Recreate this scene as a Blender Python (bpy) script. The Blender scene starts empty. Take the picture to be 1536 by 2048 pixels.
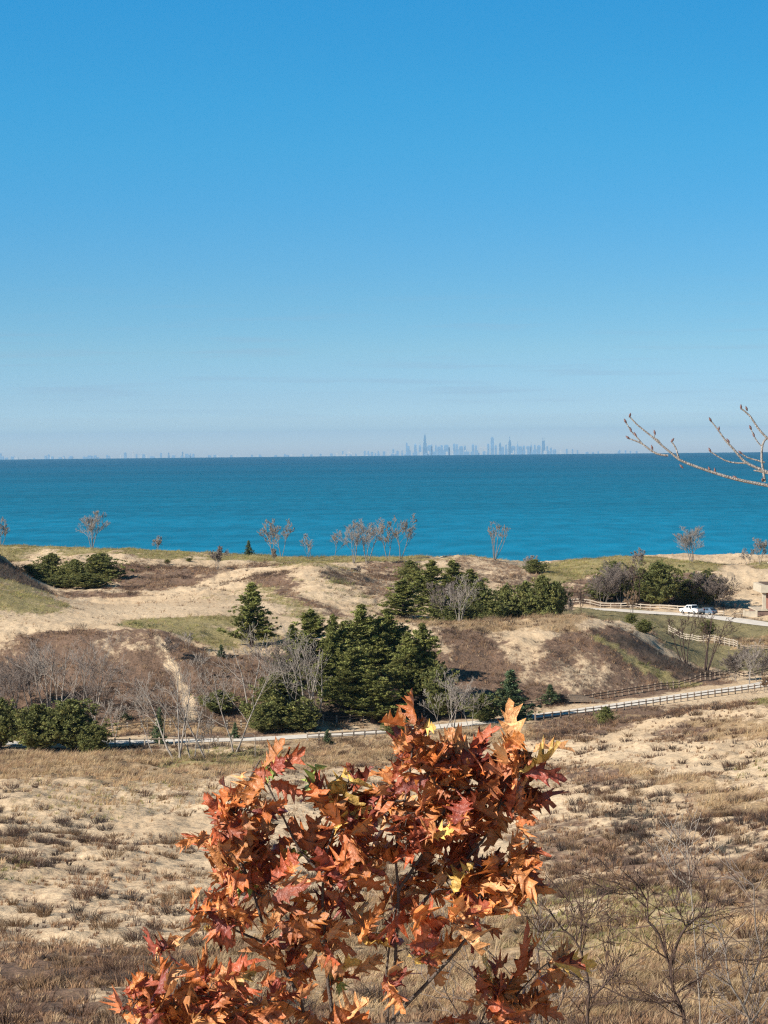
import bpy, math, random
import numpy as np
from mathutils import Vector, Matrix

# ------------------------------------------------------------------ camera
F = 5300.0                      # focal length in photo pixels (photo 1536 x 2048)
CX, CY = 768.0, 1024.0
CAM = np.array([0.0, 0.0, 50.0])
PITCH = math.atan(132.0 / F)
ROLL = math.atan(15.0 / 1536.0)
_F = np.array([0, math.cos(PITCH), -math.sin(PITCH)])
_U0 = np.array([0, math.sin(PITCH), math.cos(PITCH)])
_R0 = np.array([1.0, 0, 0])
_R = math.cos(ROLL) * _R0 - math.sin(ROLL) * _U0
_U = math.sin(ROLL) * _R0 + math.cos(ROLL) * _U0

scene = bpy.context.scene
col = scene.collection
cd = bpy.data.cameras.new('camera')
cam = bpy.data.objects.new('camera', cd)
col.objects.link(cam)
cd.sensor_fit = 'HORIZONTAL'
cd.sensor_width = 36.0
cd.lens = 36.0 * F / 1536.0
cd.clip_start = 0.5
cd.clip_end = 300000.0
m = Matrix(((_R[0], _U[0], -_F[0], CAM[0]), (_R[1], _U[1], -_F[1], CAM[1]), (_R[2], _U[2], -_F[2], CAM[2]), (0, 0, 0, 1)))
cam.matrix_world = m
scene.camera = cam

# ------------------------------------------------------------------ sun and sky
SUN = np.array([-0.72, -0.46, 0.52]); SUN /= np.linalg.norm(SUN)
SUN_EL = math.asin(SUN[2]); SUN_ROT = math.atan2(SUN[0], SUN[1])
sd = bpy.data.lights.new('sun', 'SUN'); sd.energy = 5.0; sd.angle = math.radians(0.5); sd.color = (1.0, 0.93, 0.83)
so = bpy.data.objects.new('sun', sd); col.objects.link(so)
so.rotation_euler = Vector(-SUN).to_track_quat('-Z', 'Y').to_euler()

w = bpy.data.worlds.new('World'); scene.world = w; w.use_nodes = True
nt = w.node_tree; nt.nodes.clear()
def N(t, **k):
    n = nt.nodes.new(t)
    for a, b in k.items(): setattr(n, a, b)
    return n
def L(a, b): nt.links.new(a, b)
out = N('ShaderNodeOutputWorld'); bg = N('ShaderNodeBackground')
tc = N('ShaderNodeTexCoord')
sep = N('ShaderNodeSeparateXYZ'); L(tc.outputs['Generated'], sep.inputs[0])
# the air thins quickly with height here: a steeper climb from pale horizon to deep blue
zz = N('ShaderNodeMath', operation='MULTIPLY'); L(sep.outputs[2], zz.inputs[0]); zz.inputs[1].default_value = 4.6
za = N('ShaderNodeMath', operation='ADD'); L(zz.outputs[0], za.inputs[0]); za.inputs[1].default_value = 0.012
comb = N('ShaderNodeCombineXYZ'); L(sep.outputs[0], comb.inputs[0]); L(sep.outputs[1], comb.inputs[1]); L(za.outputs[0], comb.inputs[2])
nrm = N('ShaderNodeVectorMath', operation='NORMALIZE'); L(comb.outputs[0], nrm.inputs[0])
sky = N('ShaderNodeTexSky', sky_type='NISHITA', sun_disc=False, sun_elevation=SUN_EL, sun_rotation=SUN_ROT,
        altitude=0.0, air_density=1.0, dust_density=0.35, ozone_density=3.0)
L(nrm.outputs[0], sky.inputs[0])
hs = N('ShaderNodeHueSaturation'); L(sky.outputs[0], hs.inputs['Color'])
hs.inputs['Hue'].default_value = 0.482; hs.inputs['Saturation'].default_value = 1.22; hs.inputs['Value'].default_value = 1.0
# clear November air: paler and greyer at the horizon, deep azure a few degrees up
zr = N('ShaderNodeMapRange'); L(sep.outputs[2], zr.inputs[0]); zr.inputs[1].default_value = -0.02; zr.inputs[2].default_value = 0.60
ramp = N('ShaderNodeValToRGB'); L(zr.outputs[0], ramp.inputs[0])
RP = [(-.0015,(.92,1.04,1.40)),(.0023,(.82,.93,1.27)),(.0098,(.76,.78,.91)),(.0174,(.80,.74,.80)),(.0362,(1.06,.92,.836)),(.055,(1.065,1.055,.98)),
      (.0738,(1.011,1.182,1.157)),(.0924,(.889,1.3,1.317)),(.111,(.794,1.418,1.441)),(.1295,(.693,1.484,1.548)),(.1642,(.558,1.506,1.668)),(.30,(.42,.80,.88)),(.50,(.40,.55,.62))]
els = ramp.color_ramp.elements
for k_, (p_, c_) in enumerate(RP):
    q_ = (p_ + .02) / .62
    e_ = els[0] if k_ == 0 else (els[len(els) - 1] if k_ == len(RP) - 1 else els.new(q_))
    e_.position = q_; e_.color = (c_[0] / 2, c_[1] / 2, c_[2] / 2, 1)
cal = N('ShaderNodeVectorMath', operation='MULTIPLY'); cal2 = N('ShaderNodeVectorMath', operation='SCALE'); cal2.inputs['Scale'].default_value = 2.0
L(ramp.outputs[0], cal2.inputs[0]); L(hs.outputs[0], cal.inputs[0]); L(cal2.outputs[0], cal.inputs[1])
# thin streaks of high cloud low over the lake
mp = N('ShaderNodeMapping'); L(tc.outputs['Generated'], mp.inputs[0])
mp.inputs['Rotation'].default_value = (0, math.radians(2.5), 0)
mp.inputs['Scale'].default_value = (14.0, 14.0, 260.0)
cn = N('ShaderNodeTexNoise'); L(mp.outputs[0], cn.inputs[0])
cn.inputs['Scale'].default_value = 1.0; cn.inputs['Detail'].default_value = 5.0
cr = N('ShaderNodeMapRange', interpolation_type='SMOOTHSTEP'); L(cn.outputs[0], cr.inputs[0])
cr.inputs[1].default_value = 0.50; cr.inputs[2].default_value = 0.70; cr.inputs[3].default_value = 0.0; cr.inputs[4].default_value = 0.26
e1 = N('ShaderNodeMapRange', interpolation_type='SMOOTHSTEP'); L(sep.outputs[2], e1.inputs[0])
e1.inputs[1].default_value = 0.005; e1.inputs[2].default_value = 0.02
e2 = N('ShaderNodeMapRange', interpolation_type='SMOOTHSTEP'); L(sep.outputs[2], e2.inputs[0])
e2.inputs[1].default_value = 0.03; e2.inputs[2].default_value = 0.07; e2.inputs[3].default_value = 1; e2.inputs[4].default_value = 0.0
mm = N('ShaderNodeMath', operation='MULTIPLY'); L(e1.outputs[0], mm.inputs[0]); L(e2.outputs[0], mm.inputs[1])
m2 = N('ShaderNodeMath', operation='MULTIPLY'); L(mm.outputs[0], m2.inputs[0]); L(cr.outputs[0], m2.inputs[1])
mix = N('ShaderNodeMix', data_type='RGBA', blend_type='MIX'); L(m2.outputs[0], mix.inputs[0]); L(cal.outputs[0], mix.inputs[6])
mix.inputs[7].default_value = (2.0, 2.75, 3.7, 1)
L(mix.outputs[2], bg.inputs[0]); bg.inputs[1].default_value = 0.10
L(bg.outputs[0], out.inputs[0])

scene.view_settings.view_transform = 'Standard'
scene.view_settings.look = 'None'
scene.view_settings.exposure = 0.75
scene.view_settings.gamma = 1.0
scene.cycles.max_bounces = 6
scene.cycles.diffuse_bounces = 3
scene.cycles.volume_bounces = 0
scene.cycles.transparent_max_bounces = 8
scene.cycles.use_denoising = False
scene.cycles.filter_width = 1.25

# ------------------------------------------------------------------ helpers
rng = np.random.default_rng(7)

def ray(px, py):
    px = np.asarray(px, float); py = np.asarray(py, float)
    a = (px - CX) / F; b = -(py - CY) / F
    d = _F + a[..., None] * _R + b[..., None] * _U
    return d / d[..., 1:2]                       # scaled so that y advances by 1

def P(px, py, Y):                                # photo direction, at distance Y
    return CAM + ray(px, py) * np.asarray(Y, float)[..., None]

def _hash(ix, iy, seed):
    h = (ix.astype(np.int64) * 374761393 + iy.astype(np.int64) * 668265263 + seed * 974711) & 0xffffffff
    h = ((h ^ (h >> 13)) * 1274126177) & 0xffffffff
    return ((h ^ (h >> 16)) & 0xffff) / 65535.0
def vnoise(x, y, s, seed=0):
    x = np.asarray(x, float) / s; y = np.asarray(y, float) / s
    ix = np.floor(x); iy = np.floor(y); fx = x - ix; fy = y - iy
    fx = fx * fx * fx * (fx * (fx * 6 - 15) + 10); fy = fy * fy * fy * (fy * (fy * 6 - 15) + 10)
    a = _hash(ix, iy, seed); b = _hash(ix + 1, iy, seed); c = _hash(ix, iy + 1, seed); d = _hash(ix + 1, iy + 1, seed)
    return (a * (1 - fx) + b * fx) * (1 - fy) + (c * (1 - fx) + d * fx) * fy - 0.5
def fbm(x, y, s, o=4, seed=0):
    r = 0; a = 1.0
    for i in range(o):
        r = r + a * vnoise(x + 13.7 * i, y - 7.1 * i, s, seed + i); s /= 2.03; a *= 0.5
    return r

def mesh_obj(name, V, Fc, mat, parent=None, colors=None, smooth=False, extra=None):
    V = np.asarray(V, np.float32); Fc = np.asarray(Fc, np.int32)
    me = bpy.data.meshes.new(name)
    me.vertices.add(len(V)); me.vertices.foreach_set('co', V.ravel())
    k = Fc.shape[1]
    me.loops.add(Fc.size); me.loops.foreach_set('vertex_index', Fc.ravel())
    me.polygons.add(len(Fc)); me.polygons.foreach_set('loop_start', np.arange(0, Fc.size, k, dtype=np.int32))
    if smooth: me.polygons.foreach_set('use_smooth', np.ones(len(Fc), bool))
    if colors is not None:
        at = me.color_attributes.new('tint', 'FLOAT_COLOR', 'POINT')
        c = np.ones((len(V), 4), np.float32); c[:, :3] = colors
        at.data.foreach_set('color', c.ravel())
    for nm, arr in (extra or {}).items():
        at = me.attributes.new(nm, 'FLOAT', 'POINT'); at.data.foreach_set('value', np.asarray(arr, np.float32))
    me.update(calc_edges=True); me.validate(verbose=False)
    if mat: me.materials.append(mat)
    o = bpy.data.objects.new(name, me); col.objects.link(o)
    if parent is not None: o.parent = parent
    return o

def tag(o, label=None, cat=None, group=None, kind=None):
    if label: o['label'] = label
    if cat: o['category'] = cat
    if group: o['group'] = group
    if kind: o['kind'] = kind
    return o
def empty(name, loc, rz=0, label=None, cat=None, group=None, scale=None):
    o = bpy.data.objects.new(name, None); col.objects.link(o)
    o.location = [float(v) for v in loc]; o.rotation_euler = (0, 0, rz); o.empty_display_size = 0.3
    if scale is not None: o.scale = scale
    return tag(o, label, cat, group)
def copy_tree(o, parent=None):
    c = o.copy(); col.objects.link(c)
    if parent is not None: c.parent = parent
    for ch in list(o.children): copy_tree(ch, c)
    return c

class MB:                                        # small mesh builder for man-made things
    def __init__(s): s.v = []; s.f = []
    def add(s, vs, fs):
        n = len(s.v); s.v += [tuple(map(float, v)) for v in vs]; s.f += [tuple(i + n for i in f) for f in fs]; return s
    def box(s, c, d, rz=0.0, taper=1.0):
        vs = []
        for z in (-.5, .5):
            t = taper if z > 0 else 1.0
            for x, y in ((-.5, -.5), (.5, -.5), (.5, .5), (-.5, .5)):
                X, Y = x * d[0] * t, y * d[1] * t
                vs.append((c[0] + X * math.cos(rz) - Y * math.sin(rz), c[1] + X * math.sin(rz) + Y * math.cos(rz), c[2] + z * d[2]))
        return s.add(vs, [(3, 2, 1, 0), (4, 5, 6, 7), (0, 1, 5, 4), (1, 2, 6, 5), (2, 3, 7, 6), (3, 0, 4, 7)])
    def beam(s, a, b, wd, h):                    # box along a->b, cross-section wd x h
        a = Vector(a); b = Vector(b); d = (b - a).normalized()
        sd_ = d.cross(Vector((0, 0, 1))).normalized() * wd / 2; up = sd_.cross(d).normalized() * h / 2
        vs = [p + i * sd_ + j * up for p in (a, b) for i, j in ((-1, -1), (1, -1), (1, 1), (-1, 1))]
        return s.add(vs, [(3, 2, 1, 0), (4, 5, 6, 7), (0, 1, 5, 4), (1, 2, 6, 5), (2, 3, 7, 6), (3, 0, 4, 7)])
    def cyl(s, c, r, ln, axis='z', n=16, r2=None):
        r2 = r if r2 is None else r2; vs = []
        for k, (t, rr) in enumerate(((-.5, r), (.5, r2))):
            for i in range(n):
                a = 2 * math.pi * i / n; u, v = rr * math.cos(a), rr * math.sin(a)
                p = {'z': (u, v, t * ln), 'y': (u, t * ln, v), 'x': (t * ln, u, v)}[axis]
                vs.append((c[0] + p[0], c[1] + p[1], c[2] + p[2]))
        fs = [(i, (i + 1) % n, n + (i + 1) % n, n + i) for i in range(n)] + [tuple(range(n))[::-1], tuple(range(n, 2 * n))]
        return s.add(vs, fs)
    def prof(s, pts, y0, y1, inset=None):        # side profile (x,z) extruded over y
        n = len(pts); inset = inset or [0] * n
        vs = [(x, y0 + i, z) for (x, z), i in zip(pts, inset)] + [(x, y1 - i, z) for (x, z), i in zip(pts, inset)]
        fs = [(i, (i + 1) % n, n + (i + 1) % n, n + i) for i in range(n)] + [tuple(range(n))[::-1], tuple(range(n, 2 * n))]
        return s.add(vs, fs)
    def build(s, name, mat, parent=None, bevel=0.0):
        me = bpy.data.meshes.new(name); me.from_pydata(s.v, [], s.f); me.update()
        import bmesh
        bm = bmesh.new(); bm.from_mesh(me); bmesh.ops.recalc_face_normals(bm, faces=bm.faces)
        if bevel: bmesh.ops.bevel(bm, geom=list(bm.edges), offset=bevel, segments=2, affect='EDGES', clamp_overlap=True)
        bm.to_mesh(me); bm.free()
        me.materials.append(mat)
        o = bpy.data.objects.new(name, me); col.objects.link(o)
        if parent is not None: o.parent = parent
        return o

# ------------------------------------------------------------------ materials
def mat(name, base, rough=0.8, spec=0.3, var=0.0, nscale=4.0, bump=0.0, bscale=20.0, metallic=0.0, attr=False, trans=0.0, noise2=None):
    mt = bpy.data.materials.new(name); mt.use_nodes = True
    n = mt.node_tree; bs = n.nodes['Principled BSDF']; lk = n.links.new
    bs.inputs['Roughness'].default_value = rough; bs.inputs['Specular IOR Level'].default_value = spec
    bs.inputs['Metallic'].default_value = metallic
    tcn = n.nodes.new('ShaderNodeTexCoord')
    c = None
    if attr:
        a = n.nodes.new('ShaderNodeVertexColor'); a.layer_name = 'tint'; c = a.outputs[0]
    else:
        r = n.nodes.new('ShaderNodeRGB'); r.outputs[0].default_value = (*base, 1); c = r.outputs[0]
    if var:
        nz = n.nodes.new('ShaderNodeTexNoise'); nz.inputs['Scale'].default_value = nscale; nz.inputs['Detail'].default_value = 6
        lk(tcn.outputs['Object'], nz.inputs[0])
        mr = n.nodes.new('ShaderNodeMapRange'); lk(nz.outputs[0], mr.inputs[0])
        mr.inputs[1].default_value = .3; mr.inputs[2].default_value = .7; mr.inputs[3].default_value = 1 - var; mr.inputs[4].default_value = 1 + var
        mx = n.nodes.new('ShaderNodeVectorMath'); mx.operation = 'SCALE'; lk(c, mx.inputs[0]); lk(mr.outputs[0], mx.inputs['Scale']); c = mx.outputs[0]
    lk(c, bs.inputs['Base Color'])
    if bump:
        nb = n.nodes.new('ShaderNodeTexNoise'); nb.inputs['Scale'].default_value = bscale; nb.inputs['Detail'].default_value = 5
        lk(tcn.outputs['Object'], nb.inputs[0])
        bp = n.nodes.new('ShaderNodeBump'); bp.inputs['Strength'].default_value = bump; bp.inputs['Distance'].default_value = 0.05
        lk(nb.outputs[0], bp.inputs['Height']); lk(bp.outputs[0], bs.inputs['Normal'])
    if trans:
        tr = n.nodes.new('ShaderNodeBsdfTranslucent'); lk(c, tr.inputs[0])
        ms = n.nodes.new('ShaderNodeMixShader'); ms.inputs[0].default_value = trans
        o = n.nodes['Material Output']
        lk(bs.outputs[0], ms.inputs[1]); lk(tr.outputs[0], ms.inputs[2]); lk(ms.outputs[0], o.inputs[0])
    return mt
# ------------------------------------------------------------------ terrain
_by = [-400, -60, 0, 12, 25, 60, 110, 150, 190, 250, 310, 345, 378, 400, 430, 470, 560, 640, 700, 715, 735, 760, 800, 1000, 3000]
_bz = [47, 48.3, 48.4, 46.0, 43.2, 34.8, 26.2, 21.6, 17.6, 13.2, 10.4, 9.6, 8.4, 9.5, 15, 18, 20, 21, 21.5, 20.5, 9, 0.4, -3, -8, -60]
_fine = np.arange(-400, 3001, 1.0); _ff = np.interp(_fine, _by, _bz)
_k = np.exp(-np.linspace(-2, 2, 13) ** 2); _k /= _k.sum()
_ff2 = np.convolve(np.pad(_ff, 6, 'edge'), _k, 'valid')
def zbase(y): return np.interp(y, _fine, _ff2)

CTRL = [
 (0,2048,110),(768,2048,110),(1536,2048,105),(0,1900,148),(768,1900,150),(1500,1900,140),
 (0,1800,185),(500,1800,190),(1000,1800,190),(1400,1750,180),(100,1650,255),(600,1650,260),(1000,1650,255),(1250,1640,232),(1500,1660,205),
 (100,1560,310),(500,1560,315),(900,1560,310),(1100,1570,282),(0,1520,340),(400,1518,346),(800,1500,352),(1050,1480,350),
 (1200,1500,320),(1300,1480,326),(1200,1450,360),(1300,1432,372),(1536,1470,300),(1536,1402,350),(1430,1408,372),(1360,1530,285),(1480,1560,262),(1536,1600,232),
 (0,1460,393),(200,1460,393),(400,1456,394),(0,1360,412),(200,1360,412),(350,1370,412),(0,1262,432),(200,1252,432),(330,1270,430),(420,1320,424),(480,1305,432),
 (0,1240,450),(100,1235,455),(250,1240,455),(400,1230,465),(300,1205,505),(450,1205,500),(150,1212,522),(600,1222,488),(550,1262,455),
 (-150,1020,600),(-60,1068,580),(0,1108,560),(40,1142,532),(80,1175,505),(120,1203,480),(0,1180,474),(-80,1160,480),(60,1215,462),(40,1180,488),(-60,1120,530),
 (75,1190,545),(20,1165,590),(-60,1120,630),
 (150,1190,548),(230,1180,560),(100,1130,620),(230,1150,600),(60,1112,670),
 (300,1182,552),(400,1162,570),(430,1192,520),(350,1140,610),(500,1140,588),
 (0,1092,700),(150,1095,700),(300,1100,700),(500,1108,700),(600,1112,700),(700,1115,698),(850,1120,695),(1000,1124,690),(1080,1142,685),(1130,1134,680),(1250,1121,670),(1330,1123,668),(1400,1129,665),(1450,1139,665),(1536,1133,665),
 (640,1130,572),(600,1150,552),(700,1163,548),(690,1215,502),(620,1200,506),(760,1185,560),(560,1150,565),(520,1185,532),(700,1150,620),(800,1150,630),(600,1130,640),
 (560,1447,398),(700,1442,400),(880,1432,405),(600,1340,420),(760,1300,432),(880,1265,442),
 (950,1256,448),(1040,1250,450),(1120,1250,452),(1200,1246,456),(900,1340,425),(1050,1335,428),(1200,1335,432),(900,1415,410),(1050,1412,412),(1200,1394,420),(1350,1376,433),(1440,1360,446),(1250,1268,455),(1320,1325,445),
 (1290,1255,480),(1340,1300,466),(1400,1330,462),(1150,1245,500),
 (1350,1280,497),(1450,1320,474),(1500,1300,488),(1420,1250,548),(1536,1262,535),(1300,1246,540),
 (1200,1218,575),(1300,1222,570),(1390,1228,573),(1470,1236,568),(1536,1244,560),
 (800,1250,472),(900,1254,476),(1050,1250,482),(850,1190,560),(950,1180,592),(1050,1170,612),(1000,1142,650),
 (1200,1205,596),(1300,1208,598),(1450,1212,602),(1480,1170,632),(1350,1162,632),(1200,1160,632),(1500,1150,647),
]
_c = np.array(CTRL, float)
_cp = P(_c[:, 0], _c[:, 1], _c[:, 2])
_ex = np.array([(x, 735, 9) for x in range(-220, 260, 40)] + [(x, 768, 0.0) for x in range(-220, 260, 40)], float)
_cp = np.vstack([_cp, _ex])
_LX, _LY = 26.0, 44.0
def _kern(ax, ay, bx, by):
    r = np.sqrt(((ax[:, None] - bx[None]) / _LX) ** 2 + ((ay[:, None] - by[None]) / _LY) ** 2) * 1.0
    return (1 + r) * np.exp(-r)
_K = _kern(_cp[:, 0], _cp[:, 1], _cp[:, 0], _cp[:, 1]) + np.eye(len(_cp)) * 0.004
_w = np.linalg.solve(_K, _cp[:, 2] - zbase(_cp[:, 1]))

ROADS = []          # (polyline xyz, half width, shoulder)
def poly_pts(pts, step):
    pts = np.asarray(pts, float); out_ = []
    # Catmull-Rom through the points
    n = len(pts)
    for i in range(n - 1):
        p0 = pts[max(i - 1, 0)]; p1 = pts[i]; p2 = pts[i + 1]; p3 = pts[min(i + 2, n - 1)]
        k = max(2, int(np.linalg.norm(p2 - p1) / step))
        for t in np.linspace(0, 1, k, endpoint=False):
            out_.append(0.5 * ((2 * p1) + (-p0 + p2) * t + (2 * p0 - 5 * p1 + 4 * p2 - p3) * t * t + (-p0 + 3 * p1 - 3 * p2 + p3) * t ** 3))
    out_.append(pts[-1]); return np.array(out_)
_rp = [(-700,1492,375),(-300,1489,377),(0,1487,378),(200,1485,379),(480,1479,382),(640,1471,386),(780,1462,391),(920,1449,396),(1060,1434,402),(1200,1416,410),(1350,1394,421),(1500,1373,433),(1650,1347,450),(1900,1315,478)]
_a = np.array(_rp, float); main_road_line = poly_pts(P(_a[:, 0], _a[:, 1], _a[:, 2]), 2.0)
_rp = [(1150,1217,583),(1230,1220,580),(1300,1225,574),(1380,1230,567),(1450,1237,560),(1536,1249,548),(1650,1262,540),(1900,1290,530)]
_a = np.array(_rp, float); lot_line = poly_pts(P(_a[:, 0], _a[:, 1], _a[:, 2]), 2.0)
ROADS = [(main_road_line, 5.5, 9.0), (lot_line, 4.2, 5.0)]

def _line_near(x, y, line):
    best = np.full(x.shape, 1e9); bz = np.zeros(x.shape)
    for i in range(len(line) - 1):
        a = line[i]; b = line[i + 1]; d = b[:2] - a[:2]; l2 = (d ** 2).sum() + 1e-9
        t = np.clip(((x - a[0]) * d[0] + (y - a[1]) * d[1]) / l2, 0, 1)
        q = np.hypot(x - a[0] - t * d[0], y - a[1] - t * d[1])
        mk = q < best
        best = np.where(mk, q, best); bz = np.where(mk, a[2] + t * (b[2] - a[2]), bz)
    return best, bz

def ground_smooth(x, y):
    x = np.atleast_1d(np.asarray(x, float)); y = np.atleast_1d(np.asarray(y, float))
    z = np.empty(x.shape)
    for s in range(0, len(x), 20000):
        e = slice(s, s + 20000)
        z[e] = zbase(y[e]) + _kern(x[e], y[e], _cp[:, 0], _cp[:, 1]) @ _w
    return z

def inpoly(x, y, poly):
    """signed distance (positive inside) in metres"""
    n = len(poly); ins = np.zeros(x.shape, bool); best = np.full(x.shape, 1e9)
    for i in range(n):
        ax, ay = poly[i]; bx, by = poly[(i + 1) % n]
        dx, dy = bx - ax, by - ay
        t = np.clip(((x - ax) * dx + (y - ay) * dy) / (dx * dx + dy * dy + 1e-9), 0, 1)
        best = np.minimum(best, np.hypot(x - ax - t * dx, y - ay - t * dy))
        c = ((ay > y) != (by > y)) & (x < (bx - ax) * (y - ay) / (by - ay + 1e-12) + ax)
        ins ^= c
    return np.where(ins, best, -best)

def hit(px, py, y0=60.0, y1=760.0):              # where a sight line first meets the smooth ground
    ys = np.arange(y0, y1, 1.0); p = P(np.full(ys.shape, px), np.full(ys.shape, py), ys)
    dz = p[:, 2] - ground_smooth(p[:, 0], p[:, 1])
    k = np.nonzero(dz <= 0)[0]
    if len(k) == 0: return None
    i = k[0]
    if i == 0: return p[0]
    t = dz[i - 1] / (dz[i - 1] - dz[i] + 1e-9)
    return p[i - 1] + (p[i] - p[i - 1]) * t

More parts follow.
